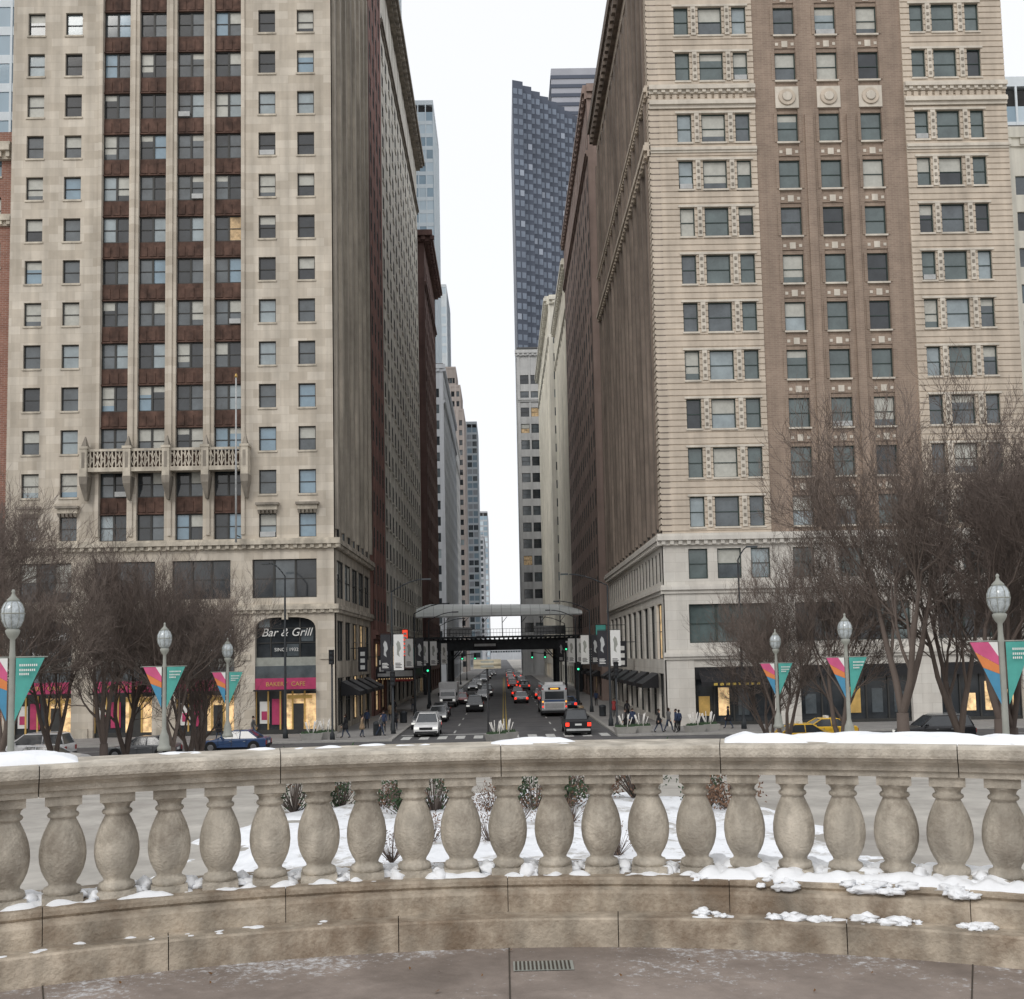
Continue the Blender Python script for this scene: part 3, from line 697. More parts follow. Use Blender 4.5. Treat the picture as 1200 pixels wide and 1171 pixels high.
for k in range(190):
    t=random.uniform(10.5,26); r=random.choice([random.uniform(5.86,5.95),random.uniform(5.86,5.95),random.uniform(5.74,5.86)])
    z=4.925 if r>5.9 else (4.90 if r>5.86 else 4.76); s=random.uniform(.008,.038)
    if noise.noise(Vector((t*.5,r*3,3)))>-.1: mb.blob(pol(r,math.radians(t),z),s*random.uniform(1,1.9),s*1.1,s*.6,'snow',seed=k,amp=.55,n=12,m=8)
mb.obj('snow_cover')

mb=MB(); nx_,ny_=90,80; P=[]
for j in range(ny_+1):
    for i in range(nx_+1):
        x=-3.8+7.6*i/nx_; y=7+7.3*j/ny_
        e=1.1-math.hypot((x-.1)/3.0,(y-10.8)/3.8)**2.5
        h=.35*e+.28*noise.noise(Vector((x*1.3,y*1.1,0)))+.12*noise.noise(Vector((x*4,y*4,2)))
        P.append((x,y,4.35+.13*math.tanh(h*3)+.015*noise.noise(Vector((x*8,y*8,5))) if h>0 else 4.33))
mb.pts(P)
for j in range(ny_):
    for i in range(nx_):
        q=(j*(nx_+1)+i,j*(nx_+1)+i+1,(j+1)*(nx_+1)+i+1,(j+1)*(nx_+1)+i)
        if max(P[k][2] for k in q)>4.34: mb.face(q,'snow_dirty',True)
mb.obj('snow_ground')
def shrubmesh(seed,mat,n=900,rx=.5,rz=.45):
    random.seed(seed); mb=MB()
    for k in range(40):
        a=R()*6.28; mb.cyl((0,0,0),(math.cos(a)*rx*R()*1.2,math.sin(a)*rx*R()*1.2,rz*(.8+R())),.010,.004,4,'bark')
    cl=[(random.gauss(0,.5)*rx,random.gauss(0,.5)*rx,rz*(.4+R()*1.2)) for _ in range(14)]
    for k in range(n):
        c=random.choice(cl); p=Vector((c[0]+random.gauss(0,.09),c[1]+random.gauss(0,.09),max(.02,c[2]+random.gauss(0,.1))))
        u=Vector((random.gauss(0,1),random.gauss(0,1),random.gauss(0,1))).normalized()*.035; v=u.orthogonal().normalized()*.015
        mb.poly([tuple(p-u),tuple(p+v),tuple(p+u),tuple(p-v)],mat if R()<.85 else 'leafb')
    return mb.mesh('shrub')
sh=[shrubmesh(1,'leafg',700),shrubmesh(2,'leafg',600),shrubmesh(3,'leafb',650),shrubmesh(4,'leafb',200)]
random.seed(5)
for k in range(12):
    inst('evergreen_shrub' if k%3!=2 else 'dry_shrub',sh[2] if k%3==2 else sh[k%2],(-2.6+k*.48+random.uniform(-.15,.15),random.uniform(12.2,13.4),4.33),R()*6,random.uniform(.5,.95))
for k in range(8): inst('dry_shrub',sh[3],(-1.0+k*.28,random.uniform(9.4,12),4.42),R()*6,.36)

# ================================================================== TREES
def treemesh(seed,spread,mat,stems=3,up=.09):
    random.seed(seed); mb=MB(); h=11
    def br(p,d,ln,r,lv):
        n=4 if lv<2 else 3
        pts=[p.copy()]; dirs=[]
        for k in range(n):
            d=(d+Vector((random.gauss(0,.12),random.gauss(0,.12),random.gauss(up,.09)))*(1+.25*lv)).normalized()
            p=p+d*ln/n; pts.append(p.copy()); dirs.append(d.copy())
        rr=[r*(1-.62*k/n) for k in range(n+1)]
        for k in range(n): mb.cyl(pts[k],pts[k+1],rr[k],rr[k+1],6 if lv<2 else 3,mat,cap=False,smooth=lv<2)
        if lv>=5: return
        nc=[6,5,5,5,4][lv]
        for c in range(nc):
            f=random.uniform(.2,1.) if c else 1.; k=min(n-1,int(f*n)); q=pts[k].lerp(pts[k+1],f*n-k) if f<1 else pts[n]
            ax=dirs[k].orthogonal(); ax.rotate(Matrix.Rotation(R()*6.283,3,dirs[k]))
            nd=(dirs[k]+ax.normalized()*random.uniform(.35,.95)*spread).normalized()
            br(q,nd,ln*random.uniform(.48,.76),max(.0062,rr[k]*.56),lv+1)
    trunk=h*.1
    mb.cyl((0,0,-.3),(0,0,trunk),h*.018,h*.015,8,mat)
    for s in range(stems):
        a=6.283*s/stems+R(); t=random.uniform(.2,.42)*spread
        br(Vector((0,0,trunk-.05)),Vector((math.cos(a)*t,math.sin(a)*t,1)).normalized(),h*.36,h*.0105,0)
    zs=sorted(v[2] for v in mb.v); top=zs[int(len(zs)*.995)]
    f=1/top; mb.v=[(x*f,y*f,z*f) for x,y,z in mb.v]
    return mb.mesh('tree')
tm=[treemesh(11,.85,'bark'),treemesh(12,.78,'bark2'),treemesh(13,.95,'bark')]
random.seed(9)
for x,y,h in ((-15.6,55,10.3),(-18.2,49,10.6),(-22.5,54,12.4),(-20.5,44,9.6),(-25.5,48,14.2),(-28.5,55,15.5),(-15.4,50,9.0),(-24,43,11.5),(-20,57,11.4),(-33,57,15.5),(-17,58,10.8),(-27,52,14)):
    inst('bare_tree',random.choice(tm),(x,y,zprof(y)),R()*6.28,h)
for x,y,h in ((14.4,55,10.5),(18.2,49,17.0),(22.5,53,16.5),(28.5,50,16.5),(16.6,53,13),(27,57,16),(20.8,45,13),(25,41,12.5),(14.2,58,9.3)):
    inst('bare_tree',random.choice(tm),(x,y,zprof(y)),R()*6.28,h)

# ================================================================== PARK LAMPS
mb=MB()
mb.lathe(0,0,0,[(.24,0),(.24,.12),(.19,.18),(.16,.5),(.11,.62),(.075,.75),(.062,2.9),(.075,2.95),(.06,3.05),(.055,3.35),(.11,3.42),(.15,3.5),(.16,3.56),(.12,3.6)],14,'lampgreen')
mb.lathe(0,0,3.6,[(.12,0),(.18,.07),(.235,.2),(.25,.33),(.24,.46),(.19,.57),(.13,.63)],18,'globe')
for k in range(9):
    a=k*6.283/9
    pr=[(.125,0),(.185,.07),(.24,.2),(.255,.33),(.245,.46),(.195,.57),(.135,.63)]
    for q in range(6):
        mb.cyl((pr[q][0]*math.cos(a),pr[q][0]*math.sin(a),3.6+pr[q][1]),(pr[q+1][0]*math.cos(a),pr[q+1][0]*math.sin(a),3.6+pr[q+1][1]),.008,.008,4,'lampgreen')
mb.lathe(0,0,3.93,[(.256,0),(.262,.015),(.256,.03)],18,'lampgreen')
mb.lathe(0,0,4.22,[(.14,0),(.14,.04),(.09,.09),(.05,.13),(.03,.2),(.045,.23),(.02,.28)],12,'lampgreen')
ZB=2.95
for s in (-1,1): mb.cyl((0,0,ZB),(s*.78,0,ZB),.018,.014,6,'lampgreen')
def tri(P,m):
    mb.poly([(x,-.03-.05*math.sin(abs(x)*5)*(ZB-z),z) for x,z in P],m)
tri([(.09,ZB-.02),(.72,ZB-.02),(.09,ZB-1.45)],'b_teal')
tri([(-.72,ZB-.02),(-.3,ZB-.02),(-.09,ZB-.35),(-.09,ZB-.55),(-.62,ZB-.24)],'b_pink')
tri([(-.3,ZB-.02),(-.09,ZB-.02),(-.09,ZB-.35)],'b_white')
tri([(-.62,ZB-.245),(-.09,ZB-.555),(-.09,ZB-.75),(-.46,ZB-.60)],'b_orange')
tri([(-.46,ZB-.605),(-.09,ZB-.755),(-.09,ZB-1.45)],'b_blue')
for z,x1 in ((.16,.6),(.27,.52),(.36,.42)):
    x=.2
    while x<x1: mb.box(x,x+.028,-.12,-.118,ZB-z-.05,ZB-z,'b_white'); x+=.045
lm=mb.mesh('park_lamp')
for x,y,zg in ((-11.2,24.5,7.33),(-12.0,38,7.0),(-12.6,49,6.65),(11.45,24.5,7.25),(12.2,38,6.85),(12.5,49,6.55)):
    inst('park_lamp_post',lm,(x,y,zg-3.9),random.uniform(-.12,.12))

# ================================================================== STREET FURNITURE
def coblamp(x,y,h,armx,name='street_lamp',banner=None):
    mb=MB()
    mb.lathe(0,0,0,[(.22,0),(.2,.5),(.13,.7),(.11,1),(.07,h-1.2),(.06,h-1)],10,'steel')
    P=[(0,0,h-1)]+[(armx*t,0,h-1+1.0*math.sin(t*1.57)) for t in (.15,.35,.6,.85,1)]
    for a,b in zip(P,P[1:]): mb.cyl(a,b,.055,.045,6,'steel')
    s=1 if armx>0 else -1
    k=len(mb.v)
    mb.prism([(-.17,0),(-.12,.13),(.12,.13),(.17,0)],armx-.1,armx+s*.75,'steel')
    mb.poly([(armx,-.12,-.01),(armx+s*.6,-.12,-.01),(armx+s*.6,.12,-.01),(armx,.12,-.01)],'globe')
    mb.v[k:]=[(a,b_,c+h-.05) for a,b_,c in mb.v[k:]]
    if banner:
        for sx,m_ in ((-.55,banner[0]),(.55,banner[1])):
            mb.box(sx-.42,sx+.42,-.015,.015,5.0,8.0,m_); mb.cyl((0,0,8.05),(sx*1.75,0,8.05),.02,.02,5,'steel'); mb.cyl((0,0,4.95),(sx*1.75,0,4.95),.02,.02,5,'steel')
            o2='b_black' if m_=='b_white' else 'b_white'
            mb.poly([(sx-.05,-.017,7.5),(sx+.12,-.017,7.3),(sx+.2,-.017,6.8),(sx+.02,-.017,6.5),(sx+.1,-.017,6.1),(sx-.15,-.017,6.3),(sx-.12,-.017,6.9),(sx-.2,-.017,7.2)],'steel_lt' if m_=='b_black' else 'lampgreen')
            for q in range(4): mb.box(sx-.28,sx+.25-.1*(q%2),-.022,-.016,5.2+q*.12,5.26+q*.12,o2)
    me=mb.mesh(name); return inst(name,me,(x,y,.13))
coblamp(-17.0,83.5,13.6,-1.1); coblamp(18.6,83.5,14.2,.8)
coblamp(-9.35,90,12.6,2.6,banner=('b_black','b_white')); coblamp(8.9,90,12.8,-3.2,banner=('b_black','b_white'))
for y,c in ((112,('b_white','b_black')),(134,('b_white','b_white')),(158,('b_black','b_white'))):
    coblamp(-9.3,y,11.6,3,banner=c); coblamp(9.1,y,11.6,-3,banner=c)
for y in (200,230,270): coblamp(-9.3,y,11,3.)
def signal(x,y,h=5.,lens=2,arm=0,name='traffic_light'):
    mb=MB(); mb.lathe(0,0,0,[(.2,0),(.18,.4),(.08,.6),(.07,h)],8,'steel')
    if arm: mb.cyl((0,0,h-.2),(arm,0,h+.2),.07,.05,6,'steel')
    for hx in ([0] if not arm else [arm,arm*.55]):
        z=h-.4 if hx==0 else h-.2
        mb.box(hx-.19,hx+.19,-.32,-.06,z-.55,z+.55,'black')
        for k in range(3):
            zz=z+.34-k*.34; on=(k==lens)
            mb.cyl((hx,-.322,zz),(hx,-.36,zz),.12,.12,10,('tail','orange_l','green_l')[k] if on else 'steel')
            mb.box(hx-.14,hx+.14,-.46,-.325,zz+.12,zz+.14,'black')
    return inst(name,mb.mesh(name),(x,y,.13))
signal(-13.0,81.2,6.6,lens=5); signal(-8.9,86,4.8,lens=5); signal(9.0,86,5.2,lens=5); signal(-9.0,170,6.2,arm=4.5); signal(9,168,6.2,arm=-4.5); signal(8.8,150,7.5); signal(-8.9,126,5.2); signal(8.9,128,5.)
mb=MB(); mb.lathe(0,0,0,[(.13,0),(.12,.4),(.08,.5),(.07,5.9)],8,'black'); mb.box(-1.05,1.05,-.12,.12,5.2,5.9,'signtan'); mb.box(-.5,.5,-.16,-.121,5.3,5.8,'lampgreen'); mb.cyl((-1.05,0,5.55),(1.05,0,5.55),.2,.2,8,'signtan')
inst('overhead_traffic_sign',mb.mesh('overhead_traffic_sign'),(-1.25,82,.01))
mb=MB(); mb.frustum((-.7,.7,-.3,.3),(-.85,.85,-.4,.4),0,.5,'kerb')
random.seed(3)
for k in range(9):
    x=random.uniform(-.6,.6); mb.cyl((x*.7,random.uniform(-.2,.2),.4),(x*1.5,random.uniform(-.3,.3),1.15+R()*.35),.035,.03,6,'birch')
for k in range(60):
    x=random.uniform(-.7,.7);y=random.uniform(-.3,.3); mb.poly([(x-.1,y,.5),(x,y+.1,.62+R()*.1),(x+.1,y,.5)],'leafg')
pm=mb.mesh('stick_planter')
for x,y in ((-14.6,81.3),(-13.7,82.4),(.1,80),(9.1,81.3),(10.4,82),(14.4,81.3),(15.6,82.4),(-.6,78.5)): inst('birch_stick_planter',pm,(x,y,.13 if abs(x)>5 else .01),R()*.6)
mb=MB(); mb.lathe(0,0,0,[(.3,0),(.33,.1),(.33,.85),(.36,.9),(.3,1.05),(.1,1.12)],12,'steel'); lb=mb.mesh('litter_bin')
for x,y in ((-10,84.5),(10,85),(-9.4,100),(9.5,104)): inst('litter_bin',lb,(x,y,.13))
def awning(x0,x1,y0,y1,z,mat,name='shop_awning'):
    mb=MB(); xo,xi=(x0,x1)
    mb.poly([(xi,y0,z+.9),(xi,y1,z+.9),(xo,y1,z),(xo,y0,z)],mat); mb.poly([(xo,y0,z),(xo,y1,z),(xo,y1,z-.35),(xo,y0,z-.35)],mat)
    mb.poly([(xi,y0,z+.9),(xo,y0,z),(xo,y0,z-.35),(xi,y0,z-.35)],mat); mb.poly([(xi,y1,z+.9),(xo,y1,z),(xo,y1,z-.35),(xi,y1,z-.35)],mat)
    mb.obj(name)
for y in (91,96,101,106): awning(-12.2,-13.8,y,y+3.2,3.4,'black')
mb=MB(); mb.box(-13.6,-9.6,114,127,4.0,5.0,'black'); mb.box(-13.4,-9.7,113.95,113.99,4.2,4.8,'steel_lt')
for k in range(14): mb.box(-13.3+k*.27,-13.2+k*.27,113.9,113.94,3.9,4.0,'shoplit')
mb.obj('theatre_marquee')
for y in (132,140,149,158): awning(-11.6,-13.7,y,y+6,3.6,random.choice(['black','coat_r','coat_n']))
for y in (92,99,106,113,120,127,142,150,160): awning(11.9,13.3,y,y+4.5,3.5,'black')
def blade(x,y,z0,z1,w,mat,name='blade_sign',lines=5):
    mb=MB(); mb.box(x-w/2,x+w/2,y-.1,y+.1,z0,z1,'black'); mb.box(x-w/2+.06,x+w/2-.06,y-.14,y-.101,z0+.08,z1-.08,mat)
    for k in range(lines):
        z=z0+.2+(z1-z0-.4)*k/lines; mb.box(x-w*.25,x+w*.25,y-.17,y-.141,z,z+(z1-z0)/lines*.5,'b_white' if mat!='b_white' else 'b_black')
    mb.cyl((x,y,z1-.1),(math.copysign(13.7,x),y,z1-.1),.04,.04,5,'steel'); mb.obj(name)
blade(-11.9,130,6.3,9.6,.75,'signred',lines=6); blade(-12.4,109,4.6,6.4,.9,'b_black',lines=2); blade(12.0,108,4.8,7.4,.9,'b_black',lines=3); blade(11.6,125,5.2,8.8,.8,'b_teal',lines=4)
blade(-12.5,146,5,7.5,.9,'b_teal'); blade(12,146,5,7.,1.2,'b_white'); blade(-12.6,96,5,7.2,.8,'b_black',lines=3); blade(10.8,118,6.4,9.4,1.2,'b_teal',lines=2)
# ================================================================== ELEVATED RAILWAY + STATION
root=empty('elevated_railway'); mb=MB()
for y in (172,175.5,179,182.5):
    mb.box(-30,30,y-.15,y+.15,7.2,8.7,'steel'); mb.box(-30,30,y-.3,y+.3,7.1,7.2,'steel'); mb.box(-30,30,y-.3,y+.3,8.7,8.8,'steel')
    for k in range(40): mb.box(-30+k*1.5,-29.9+k*1.5,y-.25,y+.25,7.2,8.7,'steel')
for k in range(80): mb.box(-30+k*.75,-29.75+k*.75,171.2,183.2,8.8,9.0,'steel')
for x in (-12.6,-8.7,8.7,12.4):
    for y in (172,182.5):
        mb.box(x-.25,x+.25,y-.05,y+.05,0,7.1,'steel'); mb.box(x-.27,x-.251,y-.22,y+.22,0,7.1,'steel'); mb.box(x+.251,x+.27,y-.22,y+.22,0,7.1,'steel')
        for s in (-1,1):
            mb.cyl((x,y,5.4),(x+s*1.6,y,7.1),.09,.09,4,'steel')
mb.box(-14,14,170.5,172,9.0,9.3,'steel')
for z in (9.8,10.4): mb.box(-14,14,170.5,170.56,z,z+.06,'steel')
for k in range(57): mb.box(-14+k*.5,-13.96+k*.5,170.56,170.6,9.3,10.4,'steel')
for k in range(9):
    x=-12.5+k*3.1; mb.cyl((x,171.5,9.3),(x,171.5,12.4),.07,.07,6,'steel'); mb.cyl((x,171.5,11.4),(x+.8,171.5,12.4),.05,.05,5,'steel')
mb.box(-9,-5,171,171.1,9.4,10.8,'g_dark'); mb.box(5,10,171,171.1,9.4,10.8,'g_dark')
mb.box(-4.8,-1,170.3,170.4,7.4,8.4,'black'); mb.box(-4.6,-1.2,170.25,170.29,7.7,8.1,'steel_lt')
mb.obj('viaduct',root); mb=MB()
n=36
def lens(t):
    s=max(0.,min(1.,(1-t)*6))**.6*max(.0,min(1.,t*8+.35))**.5
    return 12.5, 12.62+2.1*s*(1-.25*t)
prof=[(168.6,0),(168.75,.3),(169.2,.58),(170.2,.84),(171.6,.97),(173,1.)]
for k in range(n):
    t0=k/n;t1=(k+1)/n; x0=-14+27.6*t0; x1=-14+27.6*t1; a0,b0=lens(t0); a1,b1=lens(t1)
    for (ya,f0),(yb,f1) in zip(prof,prof[1:]):
        mb.poly([(x0,ya,a0+(b0-a0)*f0),(x1,ya,a1+(b1-a1)*f0),(x1,yb,a1+(b1-a1)*f1),(x0,yb,a0+(b0-a0)*f1)],'canopy',True)
    mb.poly([(x0,168.6,a0),(x1,168.6,a1),(x1,173,a1),(x0,173,a0)],'canopy')
    mb.poly([(x0,173,a0),(x1,173,a1),(x1,173,b1),(x0,173,b0)],'canopy')
    if k%2==0:
        for (ya,f0),(yb,f1) in zip(prof,prof[1:]): mb.cyl((x0,ya-.03,a0+(b0-a0)*f0+.02),(x0,yb-.03,a0+(b0-a0)*f1+.02),.035,.035,4,'steel_lt')
mb.box(-14,13.6,168.45,168.6,12.38,12.55,'steel_lt')
mb.obj('station_canopy',root)

# ================================================================== VEHICLES
def wheels(mb,W,ys,r=.33):
    for y in ys:
        for s in (-1,1):
            x=s*W/2
            mb.cyl((x-s*.25,y,r+.02),(x+s*.004,y,r+.02),r+.07,r+.07,16,'black'); mb.cyl((x-s*.22,y,r),(x+s*.02,y,r),r,r,18,'tyre'); mb.cyl((x+s*.02,y,r),(x+s*.03,y,r),r*.62,r*.55,12,'rim')
def carmesh(kind,paint,lit=True):
    D=dict(sedan=(4.6,1.82,.92,1.45,-1.75,-1.05,.15,1.0),suv=(4.75,1.92,1.08,1.76,-2.25,-2.0,.35,1.15),van=(5.1,1.98,1.1,1.85,-2.5,-2.3,.7,1.5),pickup=(5.6,1.98,1.12,1.88,-.7,-.55,.7,1.4))[kind]
    L,W,bz,rz,cb0,cb1,ct,cf=D; h=L/2
    body=MB(); g=MB()
    prof=[(-h+.05,.32),(-h,.45),(-h,bz-.18),(-h+.08,bz),(cf,bz),(h-.35,bz-.14),(h-.06,bz-.28),(h,bz-.45),(h,.42),(h-.08,.30)]
    if kind=='pickup': prof=[(-h+.05,.42),(-h,.5),(-h,bz),(cb0,bz),(cf,bz+.02),(h-.2,bz-.05),(h,bz-.25),(h,.45),(h-.08,.38)]
    body.prism(prof,-W/2,W/2,paint,inset=lambda z:.05 if z>bz-.05 else (.04 if z<.4 else 0))
    wi=W/2-.09; wt=W/2-.28 if kind!='van' else W/2-.2
    g.frustum((-wi,wi,cb0,cf),(-wt,wt,cb1,ct),bz,rz-.05,'carglass')
    g.frustum((-wt-.015,wt+.015,cb1-.04,ct+.04),(-wt+.08,wt-.08,cb1+.1,ct-.12),rz-.05,rz+.01,paint)
    for s in (-1,1):
        for (yb,yt) in ((cb0,cb1),(cf,ct)): g.cyl((s*wi,yb,bz),(s*wt,yt,rz-.04),.045,.04,5,paint)
        ym=(cb1+ct)/2-.05; g.cyl((s*(wi+.005),ym,bz),(s*(wt+.005),ym,rz-.04),.035,.03,5,paint)
        if kind in('suv','van'): g.cyl((s*(wi+.005),cb1+.75,bz),(s*(wt+.005),cb1+.8,rz-.04),.035,.03,5,paint); g.cyl((s*(wt-.03),cb1+.2,rz+.05),(s*(wt-.03),ct-.2,rz+.05),.02,.02,5,'steel_lt')
        g.box(min(s*(W/2-.02),s*(W/2+.16)),max(s*(W/2-.02),s*(W/2+.16)),cf-.4,cf-.28,bz,bz+.14,paint)
        g.box(min(s*(W/2-.3),s*(W/2-.02)),max(s*(W/2-.3),s*(W/2-.02)),-h-.015,-h+.02,bz-.42,bz-.14,'tail' if lit else 'tail_off')
        g.box(min(s*(W/2-.42),s*(W/2-.06)),max(s*(W/2-.42),s*(W/2-.06)),h-.06,h+.012,bz-.46,bz-.30,'head')
        for k in (0,1): g.box(min(s*(W/2),s*(W/2+.006)),max(s*(W/2),s*(W/2+.006)),-.9+k*.95,-.75+k*.95,bz-.2,bz-.17,'steel_lt')
        for k in (-.95,.05,.95): g.box(min(s*(W/2-.001),s*(W/2+.003)),max(s*(W/2-.001),s*(W/2+.003)),k-.01,k+.01,.4,bz-.06,'black')
    g.box(-.5,.5,h-.02,h+.015,bz-.52,bz-.32,'black'); g.box(-W/2+.1,W/2-.1,h-.04,h+.03,.34,.46,'black'); g.box(-W/2+.08,W/2-.08,-h-.04,-h+.02,.36,.52,'black' if kind!='pickup' else 'steel_lt')
    g.box(-.25,.25,-h-.022,-h,bz-.36,bz-.22,'b_white'); g.box(-W/2+.15,W/2-.15,-h+.1,h-.1,.2,.33,'black')
    if kind=='pickup':
        g.box(-W/2+.12,W/2-.12,-h+.1,cb0-.05,bz-.02,bz+.006,'black'); g.box(-.7,.7,-h-.012,-h,bz-.4,bz-.08,'p_black')
    if paint=='p_yellow': g.box(-.35,.35,-.45,-.25,rz,rz+.16,'b_white')
    wheels(g,W,(-h+.85,h-.85),.34 if kind!='pickup' else .39)
    return body.mesh('body'),g.mesh('trim')
CC={}
def car(kind,paint,x,y,toward=False,rz=None,lit=True,name=None):
    key=(kind,paint,lit)
    if key not in CC: CC[key]=carmesh(*key)
    nm=name or {'sedan':'sedan_car','suv':'sport_utility_vehicle','van':'minivan','pickup':'pickup_truck'}[kind]
    e=empty(nm,(x,y,.006),rz if rz is not None else (math.pi if toward else 0))
    a=bpy.data.objects.new('body',CC[key][0]); b_=bpy.data.objects.new('windows_wheels_lights',CC[key][1])
    for o in (a,b_): COL.objects.link(o); o.parent=e
    md=a.modifiers.new('b','BEVEL'); md.width=.07; md.segments=3; md.limit_method='ANGLE'; md.angle_limit=math.radians(30)
    return e
car('suv','p_white',-6.1,85.5,True); car('suv','p_black',-3.3,121,True); car('sedan','p_silver',-6.4,104,True); car('sedan','p_black',-6.6,112,True)
car('pickup','p_black',5.6,84.6)
car('sedan','p_grey',-7.1,94,True)
car('sedan','p_white',-3.0,150,True); car('sedan','p_red',-5.6,140,True); car('suv','p_grey',-2.7,165,True); car('sedan','p_silver',-6.7,158,True)
car('sedan','p_silver',2.2,140); car('suv','p_black',5.2,132); car('sedan','p_red',2.0,160); car('sedan','p_white',5.2,152); car('sedan','p_blue',7.2,122); car('suv','p_white',7.2,142)
random.seed(21)
for k in range(18):
    y=190+k*9+R()*3
    car(random.choice(['sedan','suv']),random.choice(['p_red','p_white','p_silver','p_black','p_grey']),random.choice([1.6,3.6]) ,y)
    if k%2==0: car(random.choice(['sedan','suv']),random.choice(['p_white','p_silver','p_black']),-3.2-R()*3,y+4,True)
car('sedan','p_yellow',18.6,69,rz=math.pi/2,lit=False,name='taxi'); car('sedan','p_yellow',21.8,74,rz=math.pi/2,lit=False,name='taxi')
for x,y,k,p,r in ((-30.5,70,'suv','p_white',1),(-35.5,73.5,'sedan','p_silver',1),(-23.5,70,'sedan','p_grey',1),(-27,64,'sedan','p_white',-1),(-18.5,74,'sedan','p_blue',1),(28,70,'suv','p_black',1),(34,64,'sedan','p_white',-1),(-39,64,'suv','p_black',-1)):
    car(k,p,x,y,rz=r*math.pi/2,lit=False)
root=empty('city_bus',(5.0,107,.006)); mb=MB(); W=2.6
mb.prism([(0,.45),(-.06,.7),(-.06,2.6),(.1,3.05),(.35,3.15),(12,3.15),(12.15,2.6),(12.2,.45)],-W/2,W/2,'p_silver',inset=lambda z:.12 if z>3 else 0)
o=mb.obj('body',root); md=o.modifiers.new('b','BEVEL'); md.width=.08; md.segments=3
mb=MB(); mb.box(-.95,.95,-.09,-.061,1.75,2.5,'carglass'); mb.box(-.6,.6,-.08,-.02,2.68,2.9,'black'); mb.box(-.4,.4,-.1,-.081,2.72,2.84,'orange_l')
mb.box(-1.05,1.05,-.1,-.061,.75,1.45,'p_white')
for k in range(7): mb.box(-.95,.95,-.12,-.101,.82+k*.08,.85+k*.08,'steel')
mb.box(-1.0,1.0,-.09,-.061,1.5,1.68,'p_blue'); mb.box(-1.3,1.3,-.18,.0,.4,.62,'black')
for s in (-1,1):
    for z,m_ in ((1.0,'tail'),(1.28,'tail_off'),(1.5,'orange_l'),(2.75,'tail_off')): mb.cyl((s*1.15,-.06,z),(s*1.15,-.1,z),.09,.09,10,m_)
    mb.box(min(s*1.3,s*1.306),max(s*1.3,s*1.306),.6,11.5,1.5,2.55,'carglass'); mb.box(min(s*1.3,s*1.308),max(s*1.3,s*1.308),.3,11.8,1.1,1.3,'p_blue')
mb.box(-.9,.9,.6,3,3.15,3.4,'p_white'); wheels(mb,2.6,(2.6,9.8),.48); mb.obj('windows_wheels_lights',root)
root=empty('delivery_truck',(-6.9,131,.006)); mb=MB()
mb.box(-1.15,1.15,1.2,6.2,.75,3.0,'p_white'); mb.prism([(-.3,.5),(-.35,1.1),(-.1,1.35),(.35,2.15),(1.18,2.2),(1.18,.5)],-1.0,1.0,'p_white')
o=mb.obj('body',root); md=o.modifiers.new('b','BEVEL'); md.width=.05; md.segments=2
mb=MB(); mb.poly([(-.88,-.095,1.37),(.88,-.095,1.37),(.82,.325,2.1),(-.82,.325,2.1)],'carglass'); mb.box(-.6,.6,-.38,-.34,.75,1.05,'black'); mb.box(-1,1,-.42,-.3,.45,.65,'black')
for s in (-1,1): mb.box(min(s*.62,s*.92),max(s*.62,s*.92),-.37,-.33,.78,1.0,'head'); mb.box(min(s*1.0,s*1.2),max(s*1.0,s*1.2),.3,.4,1.4,1.8,'black'); mb.box(min(s*1,s*1.005),max(s*1,s*1.005),.4,1.0,1.35,2.0,'carglass')
wheels(mb,2.1,(.35,4.6),.4); mb.obj('windows_wheels_lights',root)

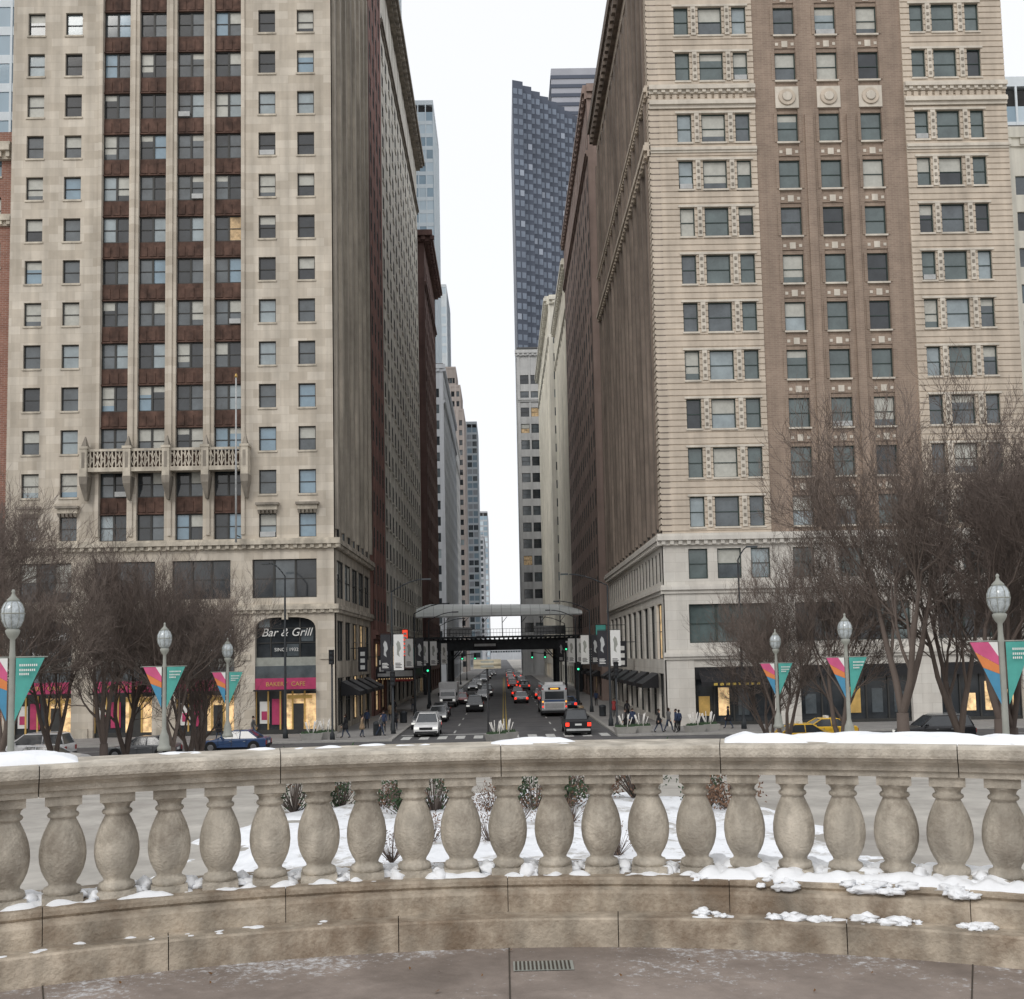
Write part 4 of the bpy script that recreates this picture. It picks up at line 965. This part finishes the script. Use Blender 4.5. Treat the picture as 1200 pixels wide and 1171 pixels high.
# ================================================================== PEOPLE
def personmesh(coat,legs,hair,stride=.25,arm=.2,longcoat=True):
    V=[];E=[];Rr=[]
    def v(x,y,z,rx,ry=None,par=None):
        V.append((x,y,z));Rr.append((rx,ry or rx)); i=len(V)-1
        if par is not None:E.append((par,i))
        return i
    pel=v(0,0,.95,.155,.115); sp=v(0,0,1.12,.135,.105,pel); ch=v(0,.0,1.32,.16,.115,sp); nk=v(0,.0,1.47,.06,.06,ch); hd=v(0,.02,1.56,.075,.085,nk); ht=v(0,.015,1.655,.07,.08,hd)
    for s in (-1,1):
        st=stride*s
        hp=v(s*.09,0,.88,.095,.1,pel); kn=v(s*.1,st*.55+.03,.5,.062,.065,hp); an=v(s*.1,st*.9-(.1 if s<0 else 0),.09,.042,.045,kn); v(s*.115,st*.9+.16-(.1 if s<0 else 0),.045,.042,.035,an)
        shd=v(s*.18,0,1.40,.072,.075,ch); el=v(s*.235,-st*.35*arm*4-.02,1.12,.052,.055,shd); wr=v(s*.24,-st*.6*arm*4+.08,.90,.036,.036,el); pa=v(s*.24,-st*.6*arm*4+.1,.83,.036,.02,wr)
        for k in range(4): a=v(s*.24,-st*.6*arm*4+.075+k*.02,.775,.010,.010,pa); v(s*.235,-st*.6*arm*4+.085+k*.02,.735+.008*abs(k-1.4),.008,.008,a)
        t=v(s*.23,-st*.6*arm*4+.15,.83,.011,.011,wr); v(s*.23,-st*.6*arm*4+.165,.79,.009,.009,t)
    me=bpy.data.meshes.new('p'); me.from_pydata(V,E,[]); o=bpy.data.objects.new('p',me); COL.objects.link(o)
    md=o.modifiers.new('s','SKIN')
    for i,r in enumerate(Rr): me.skin_vertices[0].data[i].radius=r
    me.skin_vertices[0].data[0].use_root=True
    o.modifiers.new('u','SUBSURF').levels=1; o.modifiers['u'].render_levels=1
    dg=bpy.context.evaluated_depsgraph_get(); dg.update()
    nm=bpy.data.meshes.new_from_object(o.evaluated_get(dg)); bpy.data.objects.remove(o)
    nm.name='figure'; nm.materials.clear()
    for m_ in (coat,legs,'skin',hair,'shoe'): nm.materials.append(MATS[m_])
    for p in nm.polygons:
        c=p.center; p.use_smooth=True
        if c.z>1.475: p.material_index=3 if (c.y<.0 or c.z>1.68) else 2
        elif c.z>(.72 if longcoat else .9) and not (abs(c.x)>.19 and c.z<.88): p.material_index=0
        elif abs(c.x)>.19 and c.z<.88 and c.z>.7: p.material_index=2
        elif c.z<.1: p.material_index=4
        else: p.material_index=1
    return nm
def addhead(coat,hair,longcoat):
    mb=MB(); mb.lathe(0,-.01,1.60,[(.098,0),(.104,.05),(.095,.10),(.07,.14),(.02,.16)],12,hair)
    mb.frustum((-.015,.015,.09,.13),(-.008,.008,.09,.105),1.575,1.62,'skin')
    for s in (-1,1): mb.box(s*.035-.012,s*.035+.012,.098,.108,1.615,1.625,'black'); mb.lathe(s*.088,.01,1.57,[(.01,0),(.018,.02),(.012,.05)],6,'skin')
    mb.box(-.025,.025,.095,.105,1.545,1.552,'coat_r')
    mb.lathe(0,0,1.42,[(.10,0),(.09,.05),(.075,.07)],10,coat)
    if longcoat: mb.lathe(0,0,.62,[(.215,0),(.20,.2),(.17,.36),(.15,.45)],14,coat)
    return mb.mesh('head_and_coat_details')
PM=[]
for c,l,h,st,ar,lc in (('coat_k','jeans','hair',.28,.25,True),('coat_n','coat_k','hair',.05,.1,False),('coat_g','jeans','hair',.3,.2,False),('coat_r','coat_k','hair',.22,.2,True),('coat_t','jeans','hair',.1,.1,True)):
    PM.append((personmesh(c,l,h,st,ar,lc),addhead(c,h,lc)))
def person(i,x,y,rz,s=1.):
    e=empty('pedestrian',(x,y,.134 if (abs(x)>8.4 and (y>80 )) else .008),rz,s)
    for n_,me in zip(('figure','head_and_coat_details'),PM[i]):
        o=bpy.data.objects.new(n_,me); COL.objects.link(o); o.parent=e
PI=math.pi
for a in ((0,-12.2,82.5,PI/2,1.05),(4,-11.0,83,-PI/2,.97),(2,-9.7,84,-PI/2,1),(1,-9.9,88,PI,1),(0,-9.2,90.5,0,1),(1,-11.9,93,PI,.95),(0,9.2,81.5,PI/2,1.05),(1,10.0,84,PI,1.),(0,11.7,81.6,-PI/2,1.02),(1,12.9,81,PI/2,1.02),(1,13.3,82,.4,.95),(2,12.6,82.5,-1,1.03),(0,11.2,98,0,1),(3,10.5,103,PI,1),(4,-11,104,0,1),(0,-11.5,112,PI,1),(2,-10.2,120,PI,1),(1,10.7,125,0,1),(0,-22,83,PI/2,1),(2,-19.6,84,-PI/2,1),(0,17.5,84,PI/2,1),(4,7.0,98,.4,1)):
    person(*a)

# ================================================================== LIGHT, SKY, CAMERA
w=bpy.data.worlds.new('World'); sc.world=w; w.use_nodes=True; N=w.node_tree.nodes; Lk=w.node_tree.links
bg=N['Background']; sky=N.new('ShaderNodeTexSky'); sky.sky_type='NISHITA'; sky.sun_disc=False
sky.sun_elevation=math.radians(38); sky.sun_rotation=math.radians(208); sky.dust_density=4; sky.air_density=1
mx=N.new('ShaderNodeMix'); mx.data_type='RGBA'; mx.inputs['Factor'].default_value=.88
Lk.new(sky.outputs[0],mx.inputs[6]); mx.inputs[7].default_value=(8.7,8.78,8.95,1); Lk.new(mx.outputs[2],bg.inputs['Color']); bg.inputs['Strength'].default_value=.125
sl=bpy.data.lights.new('sun','SUN'); sl.energy=.85; sl.angle=math.radians(20); sl.color=(1,.98,.94)
so=bpy.data.objects.new('sun',sl); COL.objects.link(so); so.rotation_euler=(math.radians(52),0,math.radians(-28))
cam=bpy.data.cameras.new('camera'); co=bpy.data.objects.new('camera',cam); COL.objects.link(co); sc.camera=co
cam.sensor_width=36; cam.sensor_fit='HORIZONTAL'; cam.lens=37.5; cam.shift_y=.07; cam.clip_start=.1; cam.clip_end=8000
co.matrix_world=Matrix.Translation((0,0,6.2))@Matrix.Rotation(math.radians(-.55),4,'Z')@Matrix.Rotation(math.radians(94.5),4,'X')@Matrix.Rotation(math.radians(-1.15),4,'Z')
sc.view_settings.view_transform='Standard'; sc.view_settings.look='None'; sc.view_settings.exposure=0; sc.view_settings.gamma=1
